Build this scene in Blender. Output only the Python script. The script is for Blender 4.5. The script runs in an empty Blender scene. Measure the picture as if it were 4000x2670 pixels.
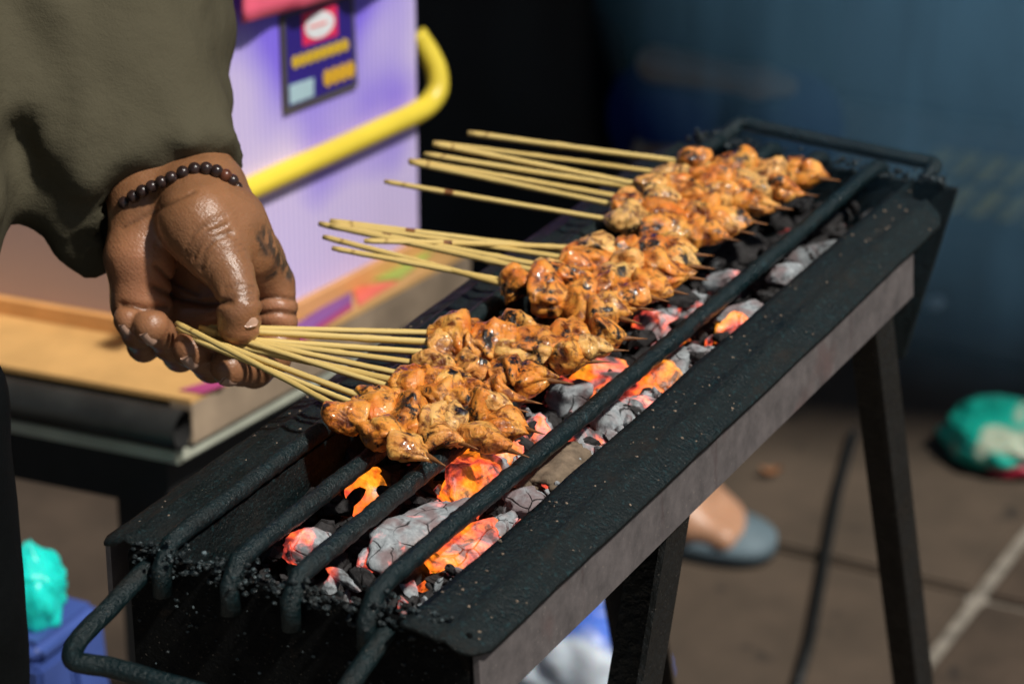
import bpy, bmesh, math, random
import numpy as np
from mathutils import Vector, Matrix, noise, Euler

random.seed(7)
rng = np.random.default_rng(7)
scene = bpy.context.scene
COL = scene.collection

# ------------------------------------------------------------------ camera, sky, sun, exposure
F_PX, CX, CY = 11111.0, 2000.0, 1335.0            # 100 mm lens on a 36 mm sensor, 4000 px wide photograph
PITCH, YAW = math.atan(4765 / F_PX), math.radians(27.3)
FWD = Vector((-math.sin(YAW) * math.cos(PITCH), math.cos(YAW) * math.cos(PITCH), -math.sin(PITCH)))
RIGHT = Vector((math.cos(YAW), math.sin(YAW), 0))
UP = RIGHT.cross(FWD)
CAM = Vector((0.671, -1.270, 1.434))
cam_data = bpy.data.cameras.new('camera')
cam_data.sensor_width = 36.0
cam_data.lens = 100.0
cam_data.clip_end = 500
cam_data.clip_start = 0.05
cam_data.dof.use_dof = True
cam_data.dof.focus_distance = 1.46
cam_data.dof.aperture_fstop = 8.0
cam = bpy.data.objects.new('camera', cam_data)
COL.objects.link(cam)
m = Matrix.Identity(4)
for i in range(3):
    m[i][0], m[i][1], m[i][2], m[i][3] = RIGHT[i], UP[i], -FWD[i], CAM[i]
cam.matrix_world = m
scene.camera = cam

SUN_TO = Vector((0.56, -0.12, 0.81)).normalized()   # towards the sun: high, from the side of the skirt
SUN_EL = math.asin(SUN_TO.z)
world = bpy.data.worlds.new('World')
scene.world = world
world.use_nodes = True
wn = world.node_tree
sky = wn.nodes.new('ShaderNodeTexSky')
sky.sky_type = 'NISHITA'
sky.sun_disc = False
sky.sun_elevation = SUN_EL
sky.sun_rotation = math.atan2(SUN_TO.x, SUN_TO.y)
wn.nodes['Background'].inputs['Strength'].default_value = 0.05
wn.links.new(sky.outputs[0], wn.nodes['Background'].inputs['Color'])
sd = bpy.data.lights.new('sun', 'SUN')
sd.energy = 5.0
sd.angle = math.radians(4.0)
sd.color = (1.0, 0.95, 0.87)
sun = bpy.data.objects.new('sun', sd)
COL.objects.link(sun)
sun.rotation_euler = (-SUN_TO).to_track_quat('-Z', 'Y').to_euler()
vs = scene.view_settings
vs.view_transform = 'Standard'
vs.look = 'None'
vs.exposure = -0.2
vs.gamma = 1.0
scene.cycles.use_denoising = True
scene.cycles.volume_step_rate = 2.0
scene.cycles.max_bounces = 8
scene.cycles.sample_clamp_indirect = 4.0

# ------------------------------------------------------------------ measuring: photograph pixel -> place
def ray(px, py):
    return FWD + RIGHT * ((px - CX) / F_PX) - UP * ((py - CY) / F_PX)
def at(px, py, z):
    d = ray(px, py)
    return CAM + d * ((z - CAM.z) / d.z)
def dep(px, py, t):
    return CAM + ray(px, py) * t
def on_plane(px, py, p0, n):
    d = ray(px, py)
    return CAM + d * ((p0 - CAM).dot(n) / d.dot(n))
def to_px(p):
    v = p - CAM
    z = v.dot(FWD)
    return CX + F_PX * v.dot(RIGHT) / z, CY - F_PX * v.dot(UP) / z

# ------------------------------------------------------------------ object helpers
def link(name, me, mat=None, parent=None):
    o = bpy.data.objects.new(name, me)
    COL.objects.link(o)
    if mat is not None:
        for mm in (mat if isinstance(mat, (list, tuple)) else [mat]):
            me.materials.append(mm)
    if parent is not None:
        o.parent = parent
    return o
def tag(o, label=None, cat=None, group=None, kind=None):
    if label: o['label'] = label
    if cat: o['category'] = cat
    if group: o['group'] = group
    if kind: o['kind'] = kind
    return o
def thing(name, label, cat, loc=(0, 0, 0), rot=None, group=None):
    o = bpy.data.objects.new(name, None)
    o.empty_display_size = 0.02
    COL.objects.link(o)
    o.location = loc
    if rot is not None:
        o.rotation_mode = 'QUATERNION'
        o.rotation_quaternion = rot
    return tag(o, label, cat, group)
def mesh_from(verts, faces, smooth=True, name='m'):
    me = bpy.data.meshes.new(name)
    me.from_pydata([tuple(v) for v in verts], [], faces)
    me.update()
    if smooth:
        me.polygons.foreach_set('use_smooth', [True] * len(me.polygons))
    return me
def bm_mesh(bm, smooth=False, name='m'):
    me = bpy.data.meshes.new(name)
    bmesh.ops.recalc_face_normals(bm, faces=bm.faces[:])
    bm.to_mesh(me)
    bm.free()
    if smooth:
        me.polygons.foreach_set('use_smooth', [True] * len(me.polygons))
    return me
def bm_hexa(bm, p):
    """p: 8 points, bottom 4 then top 4, both in the same turning order."""
    v = [bm.verts.new(q) for q in p]
    for f in ((0, 1, 2, 3), (4, 5, 6, 7), (0, 1, 5, 4), (1, 2, 6, 5), (2, 3, 7, 6), (3, 0, 4, 7)):
        bm.faces.new([v[i] for i in f])
    return v
def bm_box(bm, a, b):
    x0, y0, z0 = a
    x1, y1, z1 = b
    return bm_hexa(bm, [(x0, y0, z0), (x1, y0, z0), (x1, y1, z0), (x0, y1, z0), (x0, y0, z1), (x1, y0, z1), (x1, y1, z1), (x0, y1, z1)])
def bevel(bm, w, seg=2):
    bmesh.ops.recalc_face_normals(bm, faces=bm.faces[:])
    bmesh.ops.bevel(bm, geom=bm.edges[:], offset=w, segments=seg, affect='EDGES', clamp_overlap=True)
def prism(points_top, down, bw=0.0):
    """closed solid between a polygon of Vectors and the same polygon moved by 'down'."""
    bm = bmesh.new()
    a = [bm.verts.new(p) for p in points_top]
    b = [bm.verts.new(Vector(p) + Vector(down)) for p in points_top]
    bm.faces.new(a)
    bm.faces.new(list(reversed(b)))
    n = len(a)
    for i in range(n):
        bm.faces.new((a[i], b[i], b[(i + 1) % n], a[(i + 1) % n]))
    if bw:
        bevel(bm, bw)
    return bm
def tube(path, radii, seg=12, jitter=0.0, cap=True, seed=0):
    """swept tube along a list of points; radii one value or one per point."""
    pts = [Vector(p) for p in path]
    n = len(pts)
    if not isinstance(radii, (list, tuple)):
        radii = [radii] * n
    verts, faces = [], []
    tan0 = (pts[1] - pts[0]).normalized()
    ref = Vector((0, 0, 1)) if abs(tan0.z) < 0.9 else Vector((1, 0, 0))
    nrm = tan0.cross(ref).normalized()
    for i in range(n):
        t = (pts[min(i + 1, n - 1)] - pts[max(i - 1, 0)]).normalized()
        nrm = (nrm - t * nrm.dot(t)).normalized()
        bi = t.cross(nrm)
        for k in range(seg):
            a = 2 * math.pi * k / seg
            d = nrm * math.cos(a) + bi * math.sin(a)
            r = radii[i]
            if jitter:
                q = (pts[i] + d * r) * 160 + Vector((seed, seed * 2.3, 0))
                r *= 1 + jitter * (noise.noise(q) + 0.6 * noise.noise(q * 2.7))
            verts.append(pts[i] + d * r)
    for i in range(n - 1):
        for k in range(seg):
            k2 = (k + 1) % seg
            faces.append((i * seg + k, i * seg + k2, (i + 1) * seg + k2, (i + 1) * seg + k))
    if cap:
        faces.append(tuple(range(seg - 1, -1, -1)))
        faces.append(tuple((n - 1) * seg + k for k in range(seg)))
    return verts, faces
def tube_mesh(*a, **k):
    return mesh_from(*tube(*a, **k))
def smooth_path(pts, n=8):
    """Catmull-Rom through the points."""
    p = [Vector(q) for q in pts]
    p = [p[0] * 2 - p[1]] + p + [p[-1] * 2 - p[-2]]
    out = []
    for i in range(1, len(p) - 2):
        for k in range(n):
            t = k / n
            a, b, c, d = p[i - 1], p[i], p[i + 1], p[i + 2]
            out.append(0.5 * ((2 * b) + (c - a) * t + (2 * a - 5 * b + 4 * c - d) * t * t + (3 * b - a - 3 * c + d) * t ** 3))
    out.append(p[-2])
    return out

# --- distance-field surfaces (surface nets) for hands, cloth and other soft shapes
def surface_net(vol, lo, h):
    s = vol < 0
    nx, ny, nz = vol.shape
    cnt = np.zeros((nx - 1, ny - 1, nz - 1), np.int8)
    for dx in (0, 1):
        for dy in (0, 1):
            for dz in (0, 1):
                cnt += s[dx:nx - 1 + dx, dy:ny - 1 + dy, dz:nz - 1 + dz]
    cells = np.argwhere((cnt > 0) & (cnt < 8))
    idx = -np.ones(cnt.shape, np.int64)
    idx[tuple(cells.T)] = np.arange(len(cells))
    acc = np.zeros((len(cells), 3))
    num = np.zeros(len(cells))
    corners = [(i, j, k) for i in (0, 1) for j in (0, 1) for k in (0, 1)]
    for a in corners:
        for ax in range(3):
            if a[ax]:
                continue
            b = list(a)
            b[ax] = 1
            va = vol[cells[:, 0] + a[0], cells[:, 1] + a[1], cells[:, 2] + a[2]]
            vb = vol[cells[:, 0] + b[0], cells[:, 1] + b[1], cells[:, 2] + b[2]]
            x = (va < 0) != (vb < 0)
            t = np.where(x, va / np.where(x, va - vb, 1), 0)
            p = np.tile(np.array(a, float), (len(cells), 1))
            p[:, ax] = t
            acc += p * x[:, None]
            num += x
    verts = (cells + acc / num[:, None]) * h + np.array(lo)
    quads = []
    for ax in range(3):
        u, v = (ax + 1) % 3, (ax + 2) % 3
        sl0 = [slice(None)] * 3
        sl1 = [slice(None)] * 3
        sl0[ax] = slice(0, -1)
        sl1[ax] = slice(1, None)
        diff = s[tuple(sl0)] != s[tuple(sl1)]
        e = np.argwhere(diff)
        ok = (e[:, u] > 0) & (e[:, v] > 0) & (e[:, u] < vol.shape[u] - 1) & (e[:, v] < vol.shape[v] - 1)
        e = e[ok]
        inside = s[tuple(e.T)]
        q = []
        for du, dv in ((-1, -1), (0, -1), (0, 0), (-1, 0)):
            c = e.copy()
            c[:, u] += du
            c[:, v] += dv
            q.append(idx[tuple(c.T)])
        q = np.stack(q, 1)
        q[~inside] = q[~inside][:, ::-1]
        quads.append(q)
    return verts, np.concatenate(quads)
def np_mesh(verts, quads, smooth=True):
    me = bpy.data.meshes.new('m')
    me.vertices.add(len(verts))
    me.vertices.foreach_set('co', np.asarray(verts, np.float32).ravel())
    nq = len(quads)
    me.loops.add(nq * 4)
    me.loops.foreach_set('vertex_index', np.asarray(quads, np.int32).ravel())
    me.polygons.add(nq)
    me.polygons.foreach_set('loop_start', np.arange(0, nq * 4, 4, dtype=np.int32))
    me.update(calc_edges=True)
    me.validate()
    if smooth:
        me.polygons.foreach_set('use_smooth', [True] * len(me.polygons))
    return me
def sd_cone(P, a, b, ra, rb):
    a, b = np.asarray(a, np.float32), np.asarray(b, np.float32)
    ab = b - a
    t = np.clip(((P - a) @ ab) / max(float(ab @ ab), 1e-12), 0, 1)
    d = P - a - t[..., None] * ab
    return np.sqrt((d * d).sum(-1)) - (ra + (rb - ra) * t)
def smin(a, b, k):
    h = np.clip(0.5 + 0.5 * (b - a) / k, 0, 1)
    return b + (a - b) * h - k * h * (1 - h)
def smax(a, b, k):
    return -smin(-a, -b, k)
def grid(lo, hi, h):
    ax = [np.arange(lo[i], hi[i] + h, h, dtype=np.float32) for i in range(3)]
    return np.stack(np.meshgrid(*ax, indexing='ij'), -1)
def cs(px, py, t):
    """photograph pixel at depth t -> coordinates along right, up, forward"""
    return ((px - CX) * t / F_PX, -(py - CY) * t / F_PX, t)
def cs_world(v):
    v = np.asarray(v)
    B = np.array([RIGHT, UP, FWD])
    return v @ B + np.array(CAM)
def vnoise(P, scale, seed=0):
    """smooth value noise on an array of points, numpy"""
    q = P * scale + 37.0 + seed * 13.7
    i = np.floor(q).astype(np.int64)
    f = q - i
    f = f * f * (3 - 2 * f)
    def hsh(ix, iy, iz):
        n = (ix * 374761393 + iy * 668265263 + iz * 2147483647 + seed * 1274126177) & 0xffffffff
        n = ((n ^ (n >> 13)) * 1274126177) & 0xffffffff
        return ((n ^ (n >> 16)) & 0xffff) / 65535.0
    out = 0
    for dx in (0, 1):
        for dy in (0, 1):
            for dz in (0, 1):
                w = (f[..., 0] if dx else 1 - f[..., 0]) * (f[..., 1] if dy else 1 - f[..., 1]) * (f[..., 2] if dz else 1 - f[..., 2])
                out = out + w * hsh(i[..., 0] + dx, i[..., 1] + dy, i[..., 2] + dz)
    return out * 2 - 1

# ------------------------------------------------------------------ materials
class M:
    def __init__(self, name):
        self.mat = bpy.data.materials.new(name)
        self.mat.use_nodes = True
        self.t = self.mat.node_tree
        self.b = self.t.nodes['Principled BSDF']
        self.out = self.t.nodes['Material Output']
    def n(self, kind, **kw):
        nd = self.t.nodes.new('ShaderNode' + kind)
        for k, v in kw.items():
            setattr(nd, k, v)
        return nd
    def l(self, a, b):
        self.t.links.new(a, b)
    def set(self, **kw):
        names = dict(color='Base Color', rough='Roughness', metal='Metallic', spec='Specular IOR Level', coat='Coat Weight', coat_rough='Coat Roughness',
                     sss='Subsurface Weight', sss_scale='Subsurface Scale', sss_radius='Subsurface Radius', emit='Emission Color', emit_s='Emission Strength', sheen='Sheen Weight')
        for k, v in kw.items():
            s = self.b.inputs[names[k]]
            if hasattr(v, 'is_output'):
                self.l(v, s)
            else:
                if k in ('color', 'emit') and len(v) == 3:
                    v = (*v, 1)
                s.default_value = v
        return self
    def pos(self, kind='world', scale=(1, 1, 1), rot=(0, 0, 0)):
        if kind == 'world':
            src = self.n('NewGeometry').outputs['Position']
        else:
            src = self.n('TexCoord').outputs['Object']
        mp = self.n('Mapping')
        mp.inputs['Scale'].default_value = scale
        mp.inputs['Rotation'].default_value = rot
        self.l(src, mp.inputs['Vector'])
        return mp.outputs[0]
    def noise(self, vec, scale, detail=4, rough=0.55, dist=0.0):
        nd = self.n('TexNoise')
        nd.inputs['Scale'].default_value = scale
        nd.inputs['Detail'].default_value = detail
        nd.inputs['Roughness'].default_value = rough
        nd.inputs['Distortion'].default_value = dist
        self.l(vec, nd.inputs['Vector'])
        return nd.outputs['Fac']
    def voro(self, vec, scale, feature='DISTANCE_TO_EDGE'):
        nd = self.n('TexVoronoi', feature=feature)
        nd.inputs['Scale'].default_value = scale
        self.l(vec, nd.inputs['Vector'])
        return nd.outputs['Distance']
    def ramp(self, fac, stops, interp='LINEAR'):
        nd = self.n('ValToRGB')
        nd.color_ramp.interpolation = interp
        el = nd.color_ramp.elements
        while len(el) < len(stops):
            el.new(0.5)
        for e, (p, c) in zip(el, stops):
            e.position = p
            if not isinstance(c, (tuple, list)):
                c = (c, c, c)
            e.color = (*c[:3], 1)
        self.l(fac, nd.inputs[0])
        return nd.outputs[0]
    def mix(self, fac, a, b, mode='MIX'):
        nd = self.n('Mix', data_type='RGBA', blend_type=mode)
        for s, v in ((nd.inputs[0], fac), (nd.inputs[6], a), (nd.inputs[7], b)):
            if hasattr(v, 'is_output'):
                self.l(v, s)
            elif isinstance(v, (int, float)):
                s.default_value = v
            else:
                s.default_value = (*v, 1)
        return nd.outputs[2]
    def math(self, op, a, b=0.0):
        nd = self.n('Math', operation=op)
        for s, v in ((nd.inputs[0], a), (nd.inputs[1], b)):
            if hasattr(v, 'is_output'):
                self.l(v, s)
            else:
                s.default_value = v
        return nd.outputs[0]
    def bump(self, height, strength=0.5, dist=0.002):
        nd = self.n('Bump')
        nd.inputs['Strength'].default_value = strength
        nd.inputs['Distance'].default_value = dist
        self.l(height, nd.inputs['Height'])
        self.l(nd.outputs[0], self.b.inputs['Normal'])
        return self

def plain(name, color, rough=0.6, var=0.25, scale=20, bump=0.15, bdist=0.002, **kw):
    a = M(name)
    p = a.pos()
    f = a.noise(p, scale, 5, 0.6)
    c1 = tuple(max(0, c * (1 - var)) for c in color)
    c2 = tuple(min(1, c * (1 + var)) for c in color)
    a.set(color=a.ramp(f, [(0.3, c1), (0.7, c2)]), rough=rough, **kw)
    if bump:
        a.bump(f, bump, bdist)
    return a.mat

def mat_soot(name, base, speck, rough=0.55, speck_amount=0.62, bscale=420, spec=0.35):
    a = M(name)
    p = a.pos()
    big = a.noise(p, 35, 4, 0.6)
    fine = a.noise(p, bscale, 4, 0.65)
    sp = a.ramp(a.noise(p, 330, 3, 0.7), [(speck_amount, 0), (speck_amount + 0.12, 1)])
    ash = a.ramp(a.noise(p, 900, 2, 0.5), [(0.70, 0), (0.74, 1)])
    c = a.mix(big, tuple(v * 0.5 for v in base), tuple(v * 1.5 for v in base))
    c = a.mix(sp, c, speck)
    c = a.mix(a.math('MULTIPLY', ash, 0.6), c, (0.22, 0.19, 0.16))
    st = a.noise(a.pos(scale=(1, 0.35, 1)), 48, 5, 0.7, 0.5)
    c = a.mix(a.ramp(st, [(0.56, 0), (0.72, 0.55)]), c, (0.020, 0.014, 0.010))
    c = a.mix(a.ramp(a.noise(p, 95, 4, 0.7), [(0.64, 0), (0.74, 0.6)]), c, tuple(v * 1.6 + 0.004 for v in speck))
    a.set(color=c, rough=a.ramp(st, [(0.32, max(0.2, rough - 0.28)), (0.6, rough + 0.12)]), spec=spec)
    a.bump(a.math('ADD', fine, a.math('MULTIPLY', big, 1.2)), 0.8, 0.0022)
    return a.mat

SOOT = mat_soot('sooty_iron', (0.0011, 0.0058, 0.0068), (0.006, 0.027, 0.031), 0.66, 0.56)
SOOT_END = mat_soot('burnt_black_plate', (0.0012, 0.0016, 0.0018), (0.012, 0.014, 0.014), 0.85, 0.70, 420, 0.12)
SOOT_BAR = mat_soot('sooty_bar', (0.0025, 0.011, 0.0130), (0.012, 0.040, 0.048), 0.40, 0.62)
CRUST = mat_soot('burnt_crust', (0.010, 0.016, 0.018), (0.15, 0.20, 0.215), 0.5, 0.57, 260)
LEG_IRON = mat_soot('painted_angle_iron', (0.008, 0.009, 0.009), (0.05, 0.055, 0.05), 0.4, 0.70, 200)
def mat_skirt():
    a = M('weathered_grey_steel')
    p = a.pos()
    f = a.noise(p, 60, 6, 0.7)
    st = a.noise(p, 14, 3, 0.5)
    drip = a.noise(a.pos(scale=(1, 1, 0.22)), 60, 4, 0.6)
    c = a.ramp(f, [(0.3, (0.065, 0.058, 0.058)), (0.7, (0.135, 0.118, 0.116))])
    c = a.mix(a.ramp(drip, [(0.60, 0), (0.74, 0.75)]), c, (0.055, 0.035, 0.036))
    c = a.mix(a.ramp(st, [(0.62, 0), (0.72, 0.5)]), c, (0.10, 0.05, 0.045))
    c = a.mix(a.ramp(a.noise(p, 700, 2, 0.5), [(0.68, 0), (0.76, 0.5)]), c, (0.35, 0.30, 0.25))
    a.set(color=c, rough=0.62, spec=0.4)
    a.bump(a.noise(p, 300, 5, 0.7), 0.3, 0.001)
    return a.mat
SKIRT = mat_skirt()
def mat_bamboo():
    a = M('bamboo')
    p = a.pos('object', (6, 300, 300))
    f = a.noise(p, 1.0, 4, 0.6)
    g = a.noise(a.pos('object', (120, 120, 120)), 1.0, 3, 0.6)
    c = a.ramp(f, [(0.25, (0.46, 0.30, 0.075)), (0.5, (0.66, 0.47, 0.155)), (0.8, (0.80, 0.63, 0.27))])
    c = a.mix(a.ramp(g, [(0.66, 0), (0.74, 0.75)]), c, (0.20, 0.08, 0.015))
    a.set(color=c, rough=0.5, spec=0.35)
    a.bump(f, 0.3, 0.0006)
    return a.mat
BAMBOO = mat_bamboo()
BAMBOO_BURNT = plain('scorched_bamboo', (0.20, 0.075, 0.018), 0.6, 0.6, 300)
def mat_meat():
    a = M('grilled_chicken')
    p = a.pos()
    rnd = a.n('ObjectInfo').outputs['Random']
    big = a.noise(p, 70, 2, 0.5, 0.3)
    mid = a.noise(p, 150, 6, 0.68, 0.6)
    fine = a.noise(p, 520, 5, 0.65)
    fib = a.noise(a.pos('object', (60, 420, 420)), 1.0, 4, 0.6)
    pt = a.n('NewGeometry').outputs['Pointiness']
    c = a.ramp(big, [(0.30, (0.88, 0.48, 0.11)), (0.46, (0.88, 0.35, 0.050)), (0.66, (0.72, 0.18, 0.018))])
    c = a.mix(a.ramp(rnd, [(0.0, 0.75), (0.40, 0.0)]), c, (0.86, 0.56, 0.19))
    c = a.mix(a.ramp(rnd, [(0.60, 0.0), (1.0, 0.5)]), c, (0.70, 0.21, 0.025))
    c = a.mix(a.ramp(fib, [(0.45, 0), (0.75, 0.35)]), c, (0.52, 0.16, 0.018))
    # sticky brown glaze: gathers in the folds and in patches
    gl = a.math('ADD', mid, a.math('MULTIPLY', a.math('SUBTRACT', 0.5, pt), 1.6))
    c = a.mix(a.ramp(gl, [(0.45, 0), (0.53, 0.6), (0.62, 0.97)]), c, (0.13, 0.022, 0.003))
    c = a.mix(a.ramp(fine, [(0.60, 0), (0.70, 0.6)]), c, (0.24, 0.055, 0.006))
    sel = a.math('MULTIPLY', a.ramp(a.noise(p, 66, 2, 0.5), [(0.53, 0), (0.59, 1)]), a.ramp(a.noise(p, 190, 4, 0.65), [(0.47, 0), (0.54, 1)]))
    c = a.mix(sel, c, (0.010, 0.007, 0.006))
    a.set(color=c, rough=a.ramp(gl, [(0.40, 0.36), (0.65, 0.22)]), spec=0.5, coat=a.ramp(gl, [(0.40, 0.2), (0.55, 0.75)]), coat_rough=0.12,
          sss=0.10, sss_scale=0.004, sss_radius=(1.0, 0.45, 0.15))
    hgt = a.math('ADD', a.math('MULTIPLY', mid, 0.9), a.math('ADD', a.math('MULTIPLY', fine, 0.16), a.math('MULTIPLY', fib, 0.10)))
    a.bump(hgt, 0.8, 0.0030)
    cb = a.n('Bump')
    cb.inputs['Strength'].default_value = 0.55
    cb.inputs['Distance'].default_value = 0.0030
    a.l(a.noise(p, 230, 2, 0.5, 0.3), cb.inputs['Height'])
    a.l(cb.outputs[0], a.b.inputs['Coat Normal'])
    return a.mat
MEAT = mat_meat()
def mat_coal(name, heat, ash, seed, dim=1.0):
    a = M(name)
    p = a.pos()
    ob = a.n('TexCoord').outputs['Object']
    f = a.noise(p, 55 + seed, 4, 0.6, 0.6)
    g = a.noise(p, 260, 5, 0.7)
    dn_ = a.n('TexNoise')
    dn_.inputs['Scale'].default_value = 30
    a.l(p, dn_.inputs['Vector'])
    crk = a.voro(a.mix(0.022, a.pos(), dn_.outputs['Color']), 58)
    crack = a.math('MULTIPLY', a.ramp(crk, [(0.0, 1), (0.032, 0)]), a.ramp(a.noise(p, 42, 2, 0.5), [(0.44, 0), (0.54, 1)]))
    c = a.ramp(g, [(0.3, (0.035, 0.034, 0.035)), (0.62, (0.12, 0.115, 0.118))])
    asht = a.ramp(f, [(0.62 - 0.34 * ash, 0), (0.72 - 0.34 * ash, 1)])
    ashc = a.mix(a.ramp(a.noise(p, 70, 2, 0.5), [(0.48, 0), (0.62, 0.7)]), a.ramp(g, [(0.3, (0.17, 0.185, 0.20)), (0.7, (0.42, 0.46, 0.48))]), (0.20, 0.125, 0.125))
    c = a.mix(asht, c, ashc)
    c = a.mix(crack, c, (0.008, 0.007, 0.007))
    if dim < 1:
        c = a.mix(1.0, c, (dim, dim, dim), 'MULTIPLY')
    hot = a.noise(p, 38 + seed * 2, 3, 0.55, 0.5)
    lo = 0.72 - 0.40 * heat
    hotm = a.ramp(hot, [(lo, 0), (lo + 0.16, 1)])
    ec = a.ramp(hot, [(lo, (0.40, 0.035, 0.045)), (lo + 0.10, (0.98, 0.10, 0.05)), (lo + 0.22, (1.0, 0.19, 0.010)), (lo + 0.36, (1.0, 0.36, 0.02))])
    fl = a.ramp(g, [(0.25, 0.35), (0.6, 1.0)])
    veil = a.math('SUBTRACT', 1.0, a.math('MULTIPLY', a.ramp(a.noise(p, 85, 4, 0.65, 0.5), [(0.47, 0), (0.60, 1)]), 0.85))
    e = a.math('MULTIPLY', a.math('MULTIPLY', a.math('MULTIPLY', hotm, veil), fl), 2.1 if heat > 0.05 else 0.0)
    a.set(color=c, rough=0.9, spec=0.15, emit=ec, emit_s=e)
    hgt = a.math('SUBTRACT', a.math('MULTIPLY', g, 0.5), a.math('MULTIPLY', crack, 0.8))
    a.bump(hgt, 0.8, 0.002)
    return a.mat
COAL_GLOW = mat_coal('glowing_coal', 1.0, 0.25, 3)
COAL_MID = mat_coal('half_glowing_coal', 0.62, 0.75, 11)
COAL_ASH = mat_coal('ash_covered_coal', 0.36, 1.0, 17)
COAL_DARK = mat_coal('dead_coal', 0.0, 0.0, 23, 0.35)
COAL_FAR = mat_coal('grey_dead_coal', 0.0, 0.75, 31, 0.5)
COAL_GREY = mat_coal('cold_ash', 0.0, 0.9, 29)
ASH_BROWN = plain('brown_ash', (0.17, 0.125, 0.085), 0.95, 0.45, 120, 0.8, 0.003)

def mat_skin():
    a = M('skin')
    p = a.pos()
    ca = a.n('Attribute', attribute_name='skin')
    f = a.noise(p, 90, 5, 0.6)
    g = a.noise(p, 560, 5, 0.65)
    w = a.noise(a.pos(scale=(1, 0.35, 1), rot=(0.3, 0.5, 0.6)), 640, 3, 0.5)
    c = a.mix(0.35, ca.outputs['Color'], a.mix(f, (0.6, 0.6, 0.6), (1.35, 1.3, 1.25)), 'MULTIPLY')
    c = a.mix(a.ramp(g, [(0.62, 0), (0.74, 0.35)]), c, (0.10, 0.045, 0.022))
    wv = a.n('TexWave', wave_type='BANDS', bands_direction='DIAGONAL')
    wv.inputs['Scale'].default_value = 190
    wv.inputs['Distortion'].default_value = 9
    wv.inputs['Detail'].default_value = 2
    wv.inputs['Detail Scale'].default_value = 0.35
    a.l(p, wv.inputs['Vector'])
    a.set(color=c, rough=a.ramp(f, [(0.3, 0.30), (0.7, 0.44)]), spec=0.5, sss=0.10, sss_scale=0.005, sss_radius=(1.0, 0.35, 0.15))
    a.bump(a.math('ADD', a.math('MULTIPLY', wv.outputs['Fac'], 0.05), a.math('ADD', a.math('MULTIPLY', g, 0.4), a.math('MULTIPLY', w, 0.6))), 0.55, 0.0010)
    return a.mat
SKIN = mat_skin()
NAIL = plain('fingernail', (0.50, 0.31, 0.22), 0.3, 0.15, 200, 0.05)
def mat_cloth(name, c1, c2, weave=900, fold=18, rough=0.85):
    a = M(name)
    p = a.pos()
    f = a.noise(a.pos(rot=(0.2, 0.6, 0.5), scale=(0.5, 1.6, 1.6)), fold, 4, 0.6)
    w = a.noise(p, weave, 2, 0.5)
    a.set(color=a.mix(w, a.ramp(f, [(0.3, c1), (0.7, c2)]), a.ramp(f, [(0.3, c2), (0.7, c1)])), rough=rough, spec=0.06)
    a.bump(a.math('ADD', a.math('MULTIPLY', f, 1.0), a.math('MULTIPLY', w, 0.12)), 0.5, 0.006)
    return a.mat
JACKET = mat_cloth('olive_brown_cloth', (0.062, 0.057, 0.038), (0.095, 0.083, 0.053))
TROUSERS = mat_cloth('black_cloth', (0.003, 0.004, 0.0045), (0.005, 0.006, 0.0065))
BEAD = plain('dark_wood_bead', (0.028, 0.015, 0.013), 0.28, 0.5, 300, 0.05)
BEAD_RED = plain('reddish_wood_bead', (0.11, 0.035, 0.018), 0.3, 0.4, 300, 0.05)
# ------------------------------------------------------------------ ground
def mat_paver():
    a = M('brown_paving_stone')
    p = a.pos()
    r = a.n('ObjectInfo').outputs['Random']
    f = a.noise(p, 9, 5, 0.65)
    g = a.noise(p, 130, 5, 0.7)
    c = a.ramp(f, [(0.28, (0.036, 0.026, 0.019)), (0.72, (0.094, 0.066, 0.047))])
    c = a.mix(a.ramp(r, [(0, 0), (1, 0.35)]), c, (0.105, 0.085, 0.062))
    c = a.mix(a.ramp(g, [(0.60, 0), (0.75, 0.6)]), c, (0.02, 0.017, 0.014))
    c = a.mix(a.ramp(a.noise(p, 16, 2, 0.5), [(0.66, 0), (0.72, 0.7)]), c, (0.022, 0.019, 0.017))
    a.set(color=c, rough=0.85, spec=0.25)
    a.bump(g, 0.4, 0.003)
    return a.mat
PAVER = mat_paver()
MORTAR = plain('pale_mortar', (0.20, 0.18, 0.15), 0.95, 0.5, 40, 0.5, 0.004)
ASPHALT = plain('asphalt', (0.022, 0.026, 0.031), 0.9, 0.4, 160, 0.6, 0.004)
TACTILE = plain('worn_yellow_concrete', (0.75, 0.54, 0.10), 0.8, 0.35, 30, 0.3)
TACTILE_BASE = plain('worn_ochre_concrete', (0.09, 0.075, 0.035), 0.85, 0.35, 30, 0.3)

bm = bmesh.new()
bm_hexa(bm, [(-40, -40, -0.3), (40, -40, -0.3), (40, 40, -0.3), (-40, 40, -0.3), (-40, -40, -0.012), (40, -40, -0.012), (40, 40, -0.012), (-40, 40, -0.012)])
ground = tag(link('ground', bm_mesh(bm), MORTAR), kind='structure')
tile_meshes = []
for k in range(4):
    bm = bmesh.new()
    s = 0.2925
    bm_box(bm, (-s, -s, -0.018), (s, s, 0.0))
    bevel(bm, 0.004, 2)
    for v in bm.verts:
        v.co.z += 0.0015 * math.sin(k * 2.1 + v.co.x * 5)
    tm = bm_mesh(bm)
    tm.materials.append(PAVER)
    tile_meshes.append(tm)
for i in range(-6, 4):
    for j in range(-3, 2):
        o = bpy.data.objects.new('paving_tile', tile_meshes[(i * 3 + j) % 4])
        COL.objects.link(o)
        o.parent = ground
        o.location = (-0.115 + 0.3 + 0.6 * i, 1.33 + 0.3 + 0.6 * j, random.uniform(-0.002, 0.001))
        o.rotation_euler = (random.uniform(-.004, .004), random.uniform(-.004, .004), random.uniform(-.006, .006))
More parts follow.
